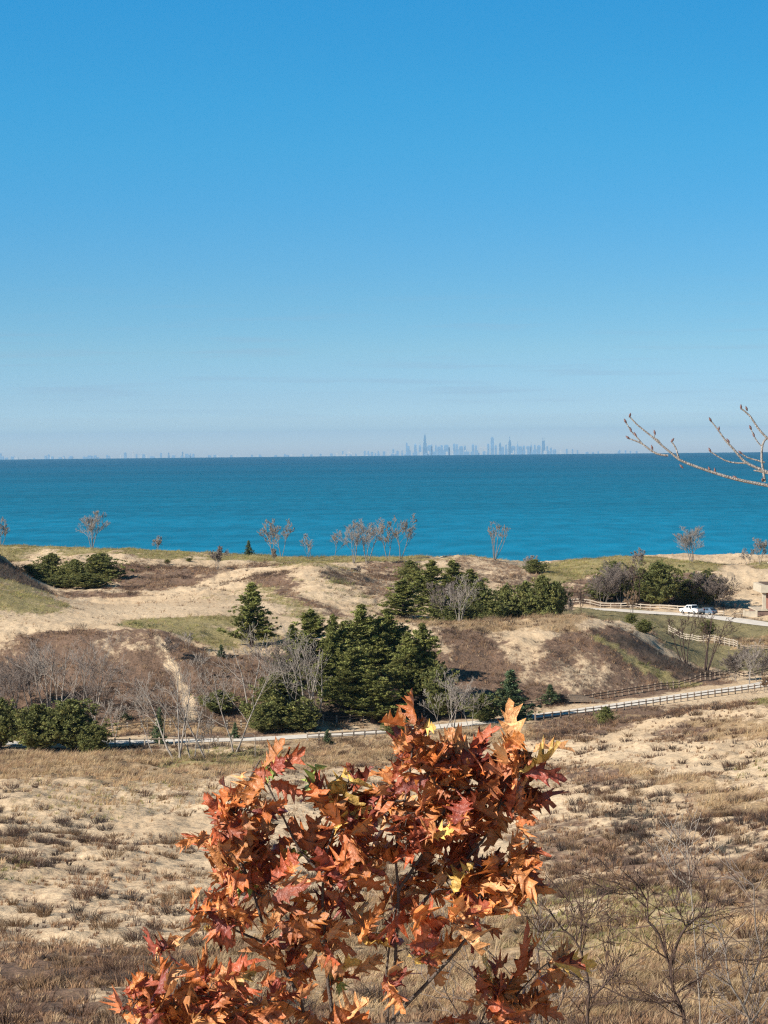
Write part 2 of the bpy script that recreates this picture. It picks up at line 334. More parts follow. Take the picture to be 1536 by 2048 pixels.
# ground cover zones: (kind, density, nearest distance, farthest distance, outline)
# kinds: sand, brown, tan, green, lawn, dark (brush, and shade painted as cover)
ZONES = [
 ('brown', .75, 60, 175, [(-60,1870),(300,1880),(700,1890),(1100,1850),(1640,1840),(1640,2300),(-60,2300)]),
 ('tan', .62, 105, 200, [(380,1800),(1100,1760),(1640,1800),(1640,2060),(1000,2060),(380,1980)]),
 ('brown', .42, 150, 260, [(1000,1650),(1640,1640),(1640,1860),(1000,1860)]),
 ('green', .22, 60, 260, [(1000,1790),(1300,1760),(1420,1850),(1200,1930),(1000,1900)]),
 ('brown', .28, 150, 300, [(-60,1640),(260,1700),(420,1750),(430,1850),(-60,1850)]),
 ('green', .30, 200, 330, [(-60,1700),(40,1690),(70,1740),(30,1790),(-60,1790)]),
 ('brown', .20, 230, 330, [(-60,1610),(400,1600),(460,1720),(200,1760),(-60,1740)]),
 ('green', .25, 240, 345, [(20,1570),(420,1560),(460,1600),(200,1640),(20,1625)]),
 ('tan', .85, 300, 362, [(-60,1505),(150,1505),(480,1500),(860,1485),(880,1512),(640,1532),(420,1555),(250,1575),(60,1565),(-60,1560)]),
 ('tan', .30, 240, 345, [(-60,1555),(430,1560),(440,1620),(-60,1650)]),
 ('green', .40, 300, 372, [(330,1490),(560,1495),(520,1530),(330,1535)]),
 ('dark', .60, 345, 374, [(-60,1496),(480,1488),(500,1503),(-60,1512)]),
 ('tan', .55, 345, 398, [(480,1488),(860,1455),(1100,1445),(1100,1475),(880,1490),(500,1505)]),
 ('tan', .18, 200, 330, [(600,1530),(1050,1510),(1100,1640),(600,1650)]),
 # right foreground
 ('brown', .70, 330, 410, [(1060,1450),(1250,1430),(1450,1392),(1640,1370),(1640,1400),(1430,1412),(1290,1435),(1180,1470),(1080,1480)]),
 ('green', .60, 300, 380, [(1480,1385),(1640,1370),(1640,1420),(1500,1412)]),
 ('tan', .80, 290, 352, [(1350,1440),(1420,1432),(1640,1440),(1640,1478),(1440,1475),(1350,1466)]),
 ('brown', .55, 260, 340, [(1290,1462),(1340,1440),(1400,1450),(1380,1478),(1300,1480)]),
 ('green', .25, 230, 330, [(1420,1510),(1640,1490),(1640,1560),(1440,1560)]),
 ('tan', .72, 215, 300, [(1180,1515),(1290,1535),(1380,1560),(1500,1590),(1640,1640),(1640,1720),(1500,1680),(1400,1620),(1280,1570),(1150,1545)]),
 ('brown', .60, 230, 320, [(1080,1520),(1180,1525),(1260,1560),(1280,1590),(1150,1580),(1080,1560)]),
 ('dark', .55, 150, 260, [(1230,1610),(1340,1630),(1330,1680),(1250,1675)]),
 ('dark', .40, 150, 260, [(1340,1640),(1640,1720),(1640,1770),(1400,1690)]),
 ('brown', .60, 150, 260, [(1080,1640),(1230,1680),(1640,1740),(1640,1800),(1200,1760),(1080,1720)]),
 # hill on the left
 ('brown', .95, 385, 436, [(-60,1285),(100,1262),(220,1262),(330,1270),(430,1300),(560,1310),(580,1480),(-60,1480)]),
 ('sand', .55, 400, 440, [(-60,1270),(60,1265),(40,1330),(-60,1340)]),
 ('sand', .50, 405, 440, [(190,1258),(300,1262),(310,1310),(240,1320),(195,1290)]),
 ('sand', .95, 385, 440, [(308,1266),(322,1270),(350,1325),(378,1372),(394,1415),(392,1450),(366,1450),(364,1400),(346,1350),(320,1302)]),
 ('tan', .75, 383, 400, [(-60,1452),(620,1444),(860,1430),(1060,1412),(1450,1352),(1640,1330),(1640,1345),(1450,1372),(1060,1424),(780,1450),(480,1468),(-60,1476)]),
 ('green', .80, 425, 470, [(250,1238),(330,1232),(480,1235),(560,1270),(580,1300),(440,1298),(330,1262),(240,1252)]),
 ('sand', .8, 425, 470, [(430,1292),(500,1288),(500,1302),(430,1306)]),
 ('brown', .80, 392, 440, [(560,1300),(700,1290),(880,1290),(900,1440),(560,1450)]),
 ('dark', .80, 392, 425, [(560,1380),(880,1370),(980,1420),(880,1440),(560,1450)]),  # shade under the grove trees, put into the cover colour
 # left shoulder
 ('green', .85, 440, 565, [(-100,1050),(0,1104),(60,1158),(115,1201),(160,1222),(60,1222),(-100,1215)]),
 ('green', .25, 440, 520, [(-100,1205),(170,1218),(90,1240),(-100,1250)]),
 ('dark', .90, 500, 560, [(-100,1040),(0,1100),(60,1150),(128,1206),(60,1208),(-60,1140)]),  # crest shrubs, with their shadow painted into the same dark line
 # centre dunes
 ('green', .28, 480, 560, [(380,1195),(560,1140),(560,1160),(450,1205)]),
 ('green', .55, 470, 560, [(520,1155),(570,1180),(620,1215),(700,1245),(600,1240),(540,1205),(505,1165)]),
 ('brown', .75, 480, 570, [(470,1140),(590,1140),(600,1185),(640,1210),(720,1240),(690,1250),(600,1210),(540,1170),(460,1152)]),  # shadow strip down the dune, painted as brown cover
 ('green', .50, 560, 640, [(520,1128),(700,1130),(720,1150),(640,1140),(540,1140)]),
 ('dark', .75, 540, 640, [(650,1142),(690,1150),(740,1185),(770,1210),(740,1205),(690,1175),(650,1155)]),
 ('brown', .45, 520, 620, [(680,1140),(780,1160),(800,1220),(760,1240),(720,1210),(700,1180)]),
 ('green', .18, 500, 575, [(600,1150),(700,1165),(770,1240),(680,1240),(610,1190)]),
 ('brown', .70, 560, 690, [(200,1130),(420,1130),(440,1150),(330,1175),(240,1180),(200,1160)]),
 ('brown', .70, 545, 570, [(120,1185),(260,1185),(330,1205),(200,1212),(120,1208)]),
 ('brown', .60, 590, 690, [(440,1130),(520,1125),(600,1132),(520,1145),(440,1150)]),
 ('brown', .65, 590, 690, [(720,1122),(800,1118),(850,1140),(780,1160),(720,1150)]),
 ('green', .85, 640, 730, [(-100,1085),(60,1090),(300,1098),(600,1108),(860,1116),(860,1124),(600,1124),(300,1128),(100,1110),(-100,1115)]),
 ('sand', .75, 650, 700, [(50,1108),(80,1098),(120,1100),(130,1112),(60,1118)]),
 ('sand', .75, 640, 700, [(365,1112),(400,1104),(425,1112),(400,1128),(370,1128)]),
 ('sand', .60, 600, 700, [(460,1135),(490,1118),(520,1125),(490,1145)]),
 ('green', .45, 640, 730, [(860,1114),(1075,1122),(1060,1132),(860,1126)]),
 ('brown', .45, 590, 690, [(900,1120),(1080,1130),(1100,1200),(980,1210),(900,1160)]),
 ('green', .95, 620, 730, [(1080,1128),(1180,1112),(1330,1112),(1450,1128),(1460,1145),(1330,1150),(1180,1150),(1110,1172),(1075,1160)]),
 ('brown', .70, 590, 660, [(1090,1172),(1180,1155),(1450,1150),(1470,1215),(1100,1215)]),
 ('sand', .75, 600, 690, [(1440,1142),(1500,1132),(1510,1160),(1480,1175),(1450,1165)]),
 ('sand', .50, 590, 660, [(1460,1165),(1515,1165),(1510,1215),(1450,1205)]),
 ('green', .80, 640, 730, [(1500,1125),(1700,1120),(1700,1145),(1510,1142)]),
 # cluster ground and right hill
 ('tan', .75, 440, 500, [(760,1230),(1180,1225),(1180,1252),(1000,1262),(860,1262),(760,1255)]),
 ('brown', .92, 405, 462, [(880,1262),(960,1260),(1060,1300),(1150,1250),(1240,1248),(1420,1350),(1460,1372),(1200,1410),(1050,1420),(880,1440)]),
 ('sand', .65, 425, 462, [(960,1262),(1040,1250),(1100,1262),(1100,1310),(1050,1340),(1000,1320)]),
 ('sand', .55, 405, 450, [(1060,1350),(1150,1300),(1240,1340),(1230,1380),(1120,1385)]),
 ('sand', .75, 430, 462, [(862,1262),(885,1262),(880,1330),(862,1350)]),
 ('sand', .70, 445, 475, [(1170,1248),(1250,1240),(1250,1258),(1180,1262)]),
 ('green', .75, 425, 462, [(1190,1255),(1210,1258),(1300,1320),(1420,1368),(1370,1372),(1270,1330),(1200,1280)]),
 ('dark', .85, 445, 480, [(1225,1262),(1290,1280),(1440,1345),(1460,1362),(1400,1362),(1300,1315),(1220,1268)]),  # gully in shade behind the path, painted as dark cover
 ('lawn', .95, 462, 592, [(1250,1222),(1330,1224),(1640,1250),(1640,1345),(1480,1350),(1400,1330),(1330,1290),(1270,1250)]),
 ('tan', .35, 470, 560, [(1400,1270),(1640,1270),(1640,1290),(1400,1285)]),
 ('lawn', .80, 480, 600, [(1130,1215),(1290,1212),(1290,1245),(1130,1240)]),
]
KC = {'brown': (.128,.078,.055), 'tan': (.30,.205,.115), 'green': (.235,.195,.085), 'lawn': (.165,.142,.068), 'dark': (.060,.042,.034)}
_zw = []
for kd, dn, y0, y1, pl in ZONES:
    w_ = []
    for (px, py) in pl:
        h_ = hit(px, py, y0, y1)
        if h_ is None: h_ = P(px, py, float(y1))
        w_.append((h_[0], h_[1]))
    _zw.append((kd, dn, np.array(w_)))

def cover(x, y):
    """density 0..1 and cover colour at ground positions"""
    x = np.asarray(x, float); y = np.asarray(y, float)
    wx = x + 2.6 * fbm(x, y, 9, 3, 31) + 1.0 * vnoise(x, y, 1.7, 5); wy = y + 6.0 * fbm(x, y, 9, 3, 47) + 2.0 * vnoise(x, y, 1.7, 9)
    d = np.where(y < 345, .13, .07); c = np.tile(np.array(KC['brown']), (len(x), 1)); kid = np.zeros(x.shape, int)
    out_side = np.abs(x) > 0.155 * y + 6
    d = np.where(out_side & (y > 20), 0.5, d)
    names = list(KC)
    for kd, dn, pl in _zw:
        bx0, by0 = pl.min(0) - 6; bx1, by1 = pl.max(0) + 6
        qx, qy = (x, y) if (kd == 'sand' and dn >= .95) else (wx, wy)      # the trodden trail keeps its edges
        mk = np.nonzero((qx > bx0) & (qx < bx1) & (qy > by0) & (qy < by1))[0]
        if len(mk) == 0: continue
        sdv = inpoly(qx[mk], qy[mk], pl)
        if qx is x: sdv = sdv * 3
        wgt = np.clip((sdv + 2.4 * fbm(x[mk], y[mk], 3.1, 3, 77)) / 4.2 + 0.5, 0, 1); wgt = wgt * (1 if dn >= .94 or kd == 'lawn' else np.clip(1.0 + .9 * fbm(x[mk], y[mk], 6, 3, 88), .25, 1))
        if kd == 'sand':
            d[mk] = d[mk] * (1 - wgt * dn)
        else:
            nd = np.maximum(d[mk], dn * wgt) if dn < .5 else d[mk] * (1 - wgt) + dn * wgt
            d[mk] = nd
            take = wgt * (rng.random(len(mk)) < np.clip(dn + .35, 0, 1)) > 0.5
            i = mk[take]; kid[i] = names.index(kd); c[i] = KC[kd]
    return d, c, kid

def ground(x, y, detail=True):
    x = np.atleast_1d(np.asarray(x, float)); y = np.atleast_1d(np.asarray(y, float))
    z = ground_smooth(x, y)
    if detail:
        amp = np.clip((y - 20) / 60, 0, 1) * np.clip((y - 100) / 200 + .55, 0.55, 1)
        bowl = np.exp(-((x + 48) / 30) ** 2 - ((y - 490) / 38) ** 2)
        n = 1.1 * fbm(x, y * .7, 22, 3, 3) + 0.62 * fbm(x, y, 4.5, 3, 11) + 0.26 * fbm(x, y, 1.4, 2, 19)
        z = z + n * amp * (1 - .85 * bowl) * np.clip((745 - y) / 30, 0, 1)
    for line, hw, sh in ROADS:
        y0, y1 = line[:, 1].min() - 16, line[:, 1].max() + 16
        mk = np.nonzero((y > y0) & (y < y1))[0]
        if len(mk):
            q, bz = _line_near(x[mk], y[mk], line)
            t = np.clip((q - hw) / sh, 0, 1); t = t * t * (3 - 2 * t)
            z[mk] = (bz - 0.05) * (1 - t) + z[mk] * t
    return z
def gz(x, y): return float(ground([x], [y])[0])

# terrain sheet: fine where the dunes are seen, coarse beyond
_az = np.concatenate([-np.geomspace(1.1, .185, 60), np.linspace(-.18, .18, 620), np.geomspace(.185, 1.1, 60)])
_ry = np.concatenate([np.linspace(-40, 30, 20, endpoint=False), np.geomspace(30, 100, 50, endpoint=False), np.geomspace(100, 740, 640, endpoint=False), np.geomspace(740, 1000, 30)])
_GX = np.outer(np.maximum(_ry, 25), _az); _GY = np.repeat(_ry[:, None], len(_az), 1)
_gx = _GX.ravel(); _gy = _GY.ravel(); _gzv = ground(_gx, _gy)
_cd, _cc, _ck = cover(_gx, _gy)
nr, nc = _GX.shape
_i = (np.arange(nr - 1)[:, None] * nc + np.arange(nc - 1)[None]).ravel()
_q = np.stack([_i, _i + 1, _i + nc + 1, _i + nc], 1)

def sand_material():
    mt = bpy.data.materials.new('dune_sand'); mt.use_nodes = True
    n = mt.node_tree; bs = n.nodes['Principled BSDF']; lk = n.links.new; new = n.nodes.new
    geo = new('ShaderNodeNewGeometry')
    def noise(s, d=5, rough=.55, sc=(1, 1, 1)):
        mp_ = new('ShaderNodeMapping'); lk(geo.outputs['Position'], mp_.inputs[0]); mp_.inputs['Scale'].default_value = sc
        a = new('ShaderNodeTexNoise'); a.inputs['Scale'].default_value = s; a.inputs['Detail'].default_value = d; a.inputs['Roughness'].default_value = rough
        lk(mp_.outputs[0], a.inputs[0]); return a.outputs[0]
    def mixc(f, a, b):
        m_ = new('ShaderNodeMix'); m_.data_type = 'RGBA'
        for s_, v_ in ((0, f), (6, a), (7, b)):
            if isinstance(v_, tuple): m_.inputs[s_].default_value = (*v_, 1)
            elif isinstance(v_, float): m_.inputs[s_].default_value = v_
            else: lk(v_, m_.inputs[s_])
        return m_.outputs[2]
    def mrange(v, a, b, c, d_):
        r = new('ShaderNodeMapRange'); r.interpolation_type = 'SMOOTHSTEP'; lk(v, r.inputs[0])
        for k_, x_ in zip((1, 2, 3, 4), (a, b, c, d_)): r.inputs[k_].default_value = x_
        return r.outputs[0]
    sand = mixc(mrange(noise(.06, 4), .35, .65, 0, 1), (.61, .465, .305), (.52, .385, .245))
    sand = mixc(mrange(noise(1.8, 6), .4, .75, 0, .55), sand, (.38, .26, .155))
    tint = new('ShaderNodeVertexColor'); tint.layer_name = 'tint'
    den = new('ShaderNodeAttribute'); den.attribute_name = 'cover_amount'
    # litter and low growth lie in ragged patches: noise against the local density
    nz = noise(.9, 8, .68, (1, .55, 1))
    sm = new('ShaderNodeMath'); sm.operation = 'MULTIPLY_ADD'; lk(den.outputs['Fac'], sm.inputs[0]); sm.inputs[1].default_value = .62; lk(nz, sm.inputs[2])
    fac = mrange(sm.outputs[0], .62, .90, 0, .92)
    lit = new('ShaderNodeVectorMath'); lit.operation = 'SCALE'; lk(tint.outputs[0], lit.inputs[0]); lk(mrange(noise(3.5, 6), .3, .7, .65, 1.45), lit.inputs['Scale'])
    lk(mixc(fac, sand, lit.outputs[0]), bs.inputs['Base Color'])
    bs.inputs['Roughness'].default_value = .95; bs.inputs['Specular IOR Level'].default_value = .1
    b1 = new('ShaderNodeBump'); b1.inputs['Strength'].default_value = .9; b1.inputs['Distance'].default_value = .28; lk(noise(1.1, 6, .6), b1.inputs['Height'])
    lk(b1.outputs[0], bs.inputs['Normal'])
    return mt
terrain = mesh_obj('dune_ground', np.stack([_gx, _gy, _gzv], 1), _q, sand_material(), colors=_cc, smooth=True, extra={'cover_amount': _cd})
tag(terrain, 'pale sand dunes patched with dry grass and brush', kind='structure')

# ------------------------------------------------------------------ roads
def ribbon(name, line, w, dz, mat_, lab):
    line = np.asarray(line); t = np.gradient(line[:, :2], axis=0); t /= np.linalg.norm(t, axis=1)[:, None]
    nv = np.stack([-t[:, 1], t[:, 0]], 1); k = 5; V = []
    for j in range(k):
        s = (j / (k - 1) - .5) * 2 * w
        V.append(np.column_stack([line[:, :2] + nv * s, line[:, 2] + dz + .06 * (1 - (s / w) ** 2)]))
    V = np.stack(V, 1).reshape(-1, 3); n = len(line)
    i = (np.arange(n - 1)[:, None] * k + np.arange(k - 1)[None]).ravel()
    o = mesh_obj(name, V, np.stack([i + 1, i, i + k, i + k + 1], 1), mat_, smooth=True)
    tag(o, lab, kind='structure'); return o
M = {}
M['road'] = mat('pale_asphalt', (.62, .56, .48), .9, .2, var=.12, nscale=.7, bump=.1)
ribbon('road', main_road_line, 2.3, .03, M['road'], 'pale two-lane park road running between the wooden fences')
ribbon('parking_road', lot_line, 3.2, .03, M['road'], 'pale concrete road beside the parked white pickup')

# ------------------------------------------------------------------ lake
RE = 7.4e6
_lr = np.concatenate([np.linspace(640, 3000, 60, endpoint=False), np.linspace(3000, 60000, 260)])
_la = np.linspace(-1.25, 1.25, 160)
_LXX = np.outer(_lr, np.sin(_la)); _LYY = np.outer(_lr, np.cos(_la)); _LZ = -np.repeat((_lr ** 2 / (2 * RE))[:, None], len(_la), 1)
i = (np.arange(len(_lr) - 1)[:, None] * len(_la) + np.arange(len(_la) - 1)[None]).ravel()
def water_material():
    mt = bpy.data.materials.new('lake_water'); mt.use_nodes = True
    n = mt.node_tree; bs = n.nodes['Principled BSDF']; lk = n.links.new; new = n.nodes.new
    geo = new('ShaderNodeNewGeometry')
    def noise(s, d, sc):
        mp_ = new('ShaderNodeMapping'); lk(geo.outputs['Position'], mp_.inputs[0]); mp_.inputs['Scale'].default_value = sc
        a = new('ShaderNodeTexNoise'); a.inputs['Scale'].default_value = s; a.inputs['Detail'].default_value = d
        lk(mp_.outputs[0], a.inputs[0]); return a.outputs[0]
    sp = new('ShaderNodeSeparateXYZ'); lk(geo.outputs['Position'], sp.inputs[0])
    # base colour by distance: lighter inshore, darkened far out to offset the haze
    lg = new('ShaderNodeMath'); lg.operation = 'LOGARITHM'; lk(sp.outputs[1], lg.inputs[0]); lg.inputs[1].default_value = 10
    rp = new('ShaderNodeValToRGB'); 
    mr = new('ShaderNodeMapRange'); lk(lg.outputs[0], mr.inputs[0]); mr.inputs[1].default_value = 2.9; mr.inputs[2].default_value = 4.4; lk(mr.outputs[0], rp.inputs[0])
    cs = [(0, (.006, .195, .325)), (.18, (.005, .158, .265)), (.36, (.004, .128, .212)), (.6, (.002, .096, .170)), (.78, (.001, .078, .150)), (.92, (.001, .082, .155)), (1, (.001, .092, .17))]
    el = rp.color_ramp.elements
    el[0].position = 0; el[0].color = (*cs[0][1], 1); el[1].position = 1; el[1].color = (*cs[-1][1], 1)
    for p_, c_ in cs[1:-1]:
        e = el.new(p_); e.color = (*c_, 1)
    def mrange(v, a, b, c, d_):
        r = new('ShaderNodeMapRange'); r.interpolation_type = 'SMOOTHSTEP'; lk(v, r.inputs[0])
        for k_, x_ in zip((1, 2, 3, 4), (a, b, c, d_)): r.inputs[k_].default_value = x_
        return r.outputs[0]
    s1 = new('ShaderNodeMath'); s1.operation = 'MULTIPLY'
    lk(mrange(noise(.012, 6, (.30, 1, 1)), .3, .7, .90, 1.12), s1.inputs[0]); lk(mrange(noise(.0010, 4, (.25, 1, 1)), .3, .7, .90, 1.10), s1.inputs[1])
    s2 = new('ShaderNodeMath'); s2.operation = 'MULTIPLY'; lk(s1.outputs[0], s2.inputs[0]); lk(mrange(noise(.07, 5, (1, .3, 1)), .3, .7, .86, 1.15), s2.inputs[1])
    sc = new('ShaderNodeVectorMath'); sc.operation = 'SCALE'; lk(rp.outputs[0], sc.inputs[0]); lk(s2.outputs[0], sc.inputs['Scale'])
    lk(sc.outputs[0], bs.inputs['Base Color'])
    bs.inputs['Roughness'].default_value = .45; bs.inputs['Specular IOR Level'].default_value = .05
    b1 = new('ShaderNodeBump'); b1.inputs['Strength'].default_value = .6; b1.inputs['Distance'].default_value = 1.0; lk(noise(.12, 6, (.5, 1, 1)), b1.inputs['Height'])
    lk(b1.outputs[0], bs.inputs['Normal'])
    return mt
lake = mesh_obj('lake_water', np.stack([_LXX.ravel(), _LYY.ravel(), _LZ.ravel()], 1), np.stack([i, i + 1, i + len(_la) + 1, i + len(_la)], 1)[:, ::-1], water_material(), smooth=True)
tag(lake, 'turquoise open lake reaching the horizon', kind='structure')
# ------------------------------------------------------------------ low growth (nobody could count it)
def tufts(name, K, pos, h, spread, blades, width, colr, lean=(0.35, 0.0), curve=0.3, mat_=None, lab='', fine=True, jit=.25):
    """K tufts of bent blades; returns one object"""
    B = blades; n = K * B
    rp = np.repeat(pos, B, 0); rh = np.repeat(h, B) * rng.uniform(.55, 1.15, n); rs = np.repeat(spread, B)
    a = rng.uniform(0, 2 * np.pi, n); r = np.sqrt(rng.random(n)) * rs
    base = rp + np.stack([np.cos(a) * r * .5, np.sin(a) * r * .5, np.full(n, -.04)], 1)
    out_ = np.stack([np.cos(a), np.sin(a)], 1) * (rng.uniform(.15, .75, n) * rs / np.maximum(rh, .1) * .9)[:, None]
    ln = out_ + np.array(lean)[None] * rng.uniform(.3, 1.2, n)[:, None]
    d1 = np.column_stack([ln * .45, np.full(n, .55)]); tip = np.column_stack([ln * (1 + curve), np.full(n, 1.0 - .25 * curve)])
    wa = rng.uniform(0, np.pi, n); wv = np.stack([np.cos(wa), np.sin(wa) * .4, np.zeros(n)], 1) * (width * rng.uniform(.6, 1.4, n))[:, None] * .5
    tp = base + tip * rh[:, None]
    cb = np.repeat(colr, B, 0) * rng.uniform(1 - jit, 1 + jit, n)[:, None]
    if fine:
        md = base + d1 * rh[:, None]
        V = np.stack([base - wv, base + wv, md + wv * .8, md - wv * .8, tp], 1).reshape(-1, 3)
        i = np.arange(n)[:, None] * 5
        Fc = np.concatenate([i + [[0, 1, 2]], i + [[0, 2, 3]], i + [[3, 2, 4]]], 0)
        C_ = np.repeat(cb, 5, 0)
    else:
        V = np.stack([base - wv, base + wv, tp], 1).reshape(-1, 3)
        Fc = np.arange(n)[:, None] * 3 + [[0, 1, 2]]; C_ = np.repeat(cb, 3, 0)
    o = mesh_obj(name, V, Fc, mat_, colors=C_)
    tag(o, lab, kind='stuff'); return o

M['grass'] = mat('dry_grass', (.3, .2, .1), .75, .15, attr=True, trans=.30)
M['brush'] = mat('dry_brush', (.1, .07, .05), .9, .1, attr=True, trans=.10)

def scatter(y0, y1, dens):
    """random ground positions in view (with a margin), dens per square metre"""
    area = .17 * (y1 ** 2 - y0 ** 2) + 24 * (y1 - y0); n = int(area * dens)
    y = np.sqrt(rng.uniform(y0 ** 2, y1 ** 2, n)); x = rng.uniform(-1, 1, n) * (.17 * y + 12)
    ok = np.ones(n, bool)
    for line, hw, sh in ROADS:
        mk = np.nonzero((y > line[:, 1].min() - 16) & (y < line[:, 1].max() + 16))[0]
        if len(mk):
            q, _ = _line_near(x[mk], y[mk], line); ok[mk] &= q > hw + .2
    x, y = x[ok], y[ok]; d, c, k = cover(x, y)
    return x, y, d, k

KN = list(KC)
def grow_cover(y0, y1, dens, scale, blades, fine, tagx):
    x, y, d, k = scatter(y0, y1, dens)
    cl = np.clip(.5 + 1.5 * fbm(x, y, 5.0, 3, 61), 0.08, 1.3)      # clumps and gaps
    keep = rng.random(len(x)) < np.clip(d * 1.05, 0, 1) ** 1.25 * cl
    x, y, d, k = x[keep], y[keep], d[keep], k[keep]
    z = ground(x, y)
    for kd, nm, lab, hh, ww, cols, ln in (
        ('brown', 'dry_brush', 'low brown dry brush covering the dune slopes', (.25, .80), .05, [(.21,.125,.075),(.14,.085,.06),(.31,.195,.115),(.09,.065,.055),(.26,.15,.085),(.40,.28,.17)], (.15, 0)),
        ('tan', 'dry_grass', 'tall tan dry grass between the road and the sand', (.45, 1.05), .045, [(.46,.33,.18),(.37,.24,.13),(.50,.37,.22),(.32,.205,.13)], (.45, 0)),
        ('green', 'marram_grass', 'yellow green marram grass on the dune crests', (.3, .75), .045, [(.28,.26,.08),(.36,.31,.12),(.19,.19,.07),(.40,.31,.15),(.26,.18,.09)], (.35, 0)),
        ('lawn', 'short_grass', 'short olive grass on the flat beside the parking road', (.10, .25), .05, [(.18,.165,.065),(.24,.20,.10),(.14,.13,.055),(.28,.20,.11)], (.1, 0)),
        ('dark', 'dark_brush_shade', 'dark leafless brush in the dune hollows, partly painted-in shade', (.35, .95), .05, [(.075,.055,.045),(.06,.05,.04),(.10,.07,.055),(.09,.085,.07)], (.1, 0))):
        s = k == KN.index(kd); n = int(s.sum())
        if n == 0: continue
        if kd == 'lawn' and y0 < 200: continue
        hs_ = rng.uniform(hh[0], hh[1], n) * scale * (.7 + .6 * rng.random(n) ** 3)
        pos = np.stack([x[s], y[s], z[s]], 1)
        cc = np.array(cols)[rng.integers(0, len(cols), n)] * (1 + .5 * fbm(x[s], y[s], 7, 2, 5))[:, None]
        sp = hs_ * rng.uniform(.5, 1.0, n)
        tufts(nm, n, pos, hs_, sp, blades, ww * scale, cc, ln, .35, M['brush'] if kd in ('brown', 'dark') else M['grass'], lab, fine)
grow_cover(80, 150, 10.0, .75, 18, True, 'near')
grow_cover(150, 240, 6.0, .85, 16, True, 'near')
grow_cover(240, 400, 4.5, .95, 12, True, 'mid')
grow_cover(400, 735, 3.0, 1.1, 9, False, 'far')
def mounds(y0, y1, dens, blades):
    x, y, d, k = scatter(y0, y1, dens); g = fbm(x, y, 11, 3, 91)
    keep = (rng.random(len(x)) < np.clip(.25 + 1.6 * g, .03, .8) * (np.clip(d, .12, 1) if y0 >= 400 else 1)) & (k != KN.index('lawn')) & ~((x < -12) & (y > 440) & (y < 540))
    x, y, k = x[keep], y[keep], k[keep]; z = ground(x, y); n = len(x); hs_ = rng.uniform(.4, 1.05, n)
    cc = np.array([(.085,.055,.042),(.12,.072,.05),(.065,.05,.043),(.17,.11,.065)])[rng.integers(0, 4, n)]
    gr = (k == KN.index('green'))[:, None] if y0 >= 400 else np.zeros((n, 1), bool); cc = np.where(gr, cc * [1.1, 1.75, 1.0], cc)
    tufts('brush_clump', n, np.stack([x, y, z], 1), hs_, hs_ * rng.uniform(1.0, 2.0, n), blades, .032 if y1 < 300 else .045, cc, (.05, 0), .5, M['brush'], 'dark wiry dead clumps dotting the sand', True)
mounds(90, 260, .19, 120)
mounds(260, 400, .14, 64)
mounds(400, 640, .9, 26)

# ------------------------------------------------------------------ trees
def tubes(segs, sides=4):
    """segs: array (n, 8) p0 p1 r0 r1 -> verts, quads"""
    s = np.asarray(segs, float); n = len(s); p0 = s[:, :3]; p1 = s[:, 3:6]; d = p1 - p0
    d /= np.linalg.norm(d, axis=1)[:, None] + 1e-9
    ref = np.where(np.abs(d[:, 2:3]) < .9, np.array([[0, 0, 1.0]]), np.array([[1.0, 0, 0]]))
    u = np.cross(d, ref); u /= np.linalg.norm(u, axis=1)[:, None] + 1e-9; v = np.cross(d, u)
    a = np.arange(sides) * 2 * np.pi / sides
    ring = np.cos(a)[None, :, None] * u[:, None] + np.sin(a)[None, :, None] * v[:, None]
    V = np.concatenate([p0[:, None] + ring * s[:, 6][:, None, None], p1[:, None] + ring * s[:, 7][:, None, None]], 1)
    j = np.arange(sides); k = (j + 1) % sides
    q = np.stack([j, k, k + sides, j + sides], 1)[None] + (np.arange(n) * 2 * sides)[:, None, None]
    return V.reshape(-1, 3), q.reshape(-1, 4)

def rot_to(d, ang, az):
    d = np.asarray(d, float); d = d / np.linalg.norm(d)
    ref = np.array([0, 0, 1.0]) if abs(d[2]) < .9 else np.array([1.0, 0, 0])
    u = np.cross(d, ref); u /= np.linalg.norm(u); v = np.cross(d, u)
    return d * math.cos(ang) + (u * math.cos(az) + v * math.sin(az)) * math.sin(ang)

def grow_branch(R, segs, p, d, ln, r, lvl, mx, rmin, up=.10, nsub=(3, 5), wob=.16, start=.25, ratio=.58, spread=(.45, .95)):
    """one wandering limb with side limbs"""
    k = 5 if lvl < 2 else 3
    pts = [np.array(p, float)]; dd = np.array(d, float); dirs = [dd]
    for i in range(k):
        dd = dd + R.normal(0, wob, 3) + np.array([0, 0, up]); dd /= np.linalg.norm(dd)
        pts.append(pts[-1] + dd * ln / k); dirs.append(dd)
    rr = [max(rmin, r * (1 - .75 * i / k)) for i in range(k + 1)]
    for i in range(k): segs.append((*pts[i], *pts[i + 1], rr[i], rr[i + 1]))
    if lvl >= mx: return
    for j in range(R.integers(nsub[0], nsub[1] + 1)):
        t = start + (1 - start) * (j + R.random()) / nsub[1]; t = min(t, .98); i = min(int(t * k), k - 1); f = t * k - i
        q = pts[i] * (1 - f) + pts[i + 1] * f
        nd = rot_to(dirs[i + 1], R.uniform(*spread), R.uniform(0, 2 * math.pi))
        grow_branch(R, segs, q, nd, ln * ratio * R.uniform(.7, 1.2) * (1.15 - .5 * t), max(rmin, rr[i] * .6), lvl + 1, mx, rmin, up, nsub, wob, start, ratio, spread)

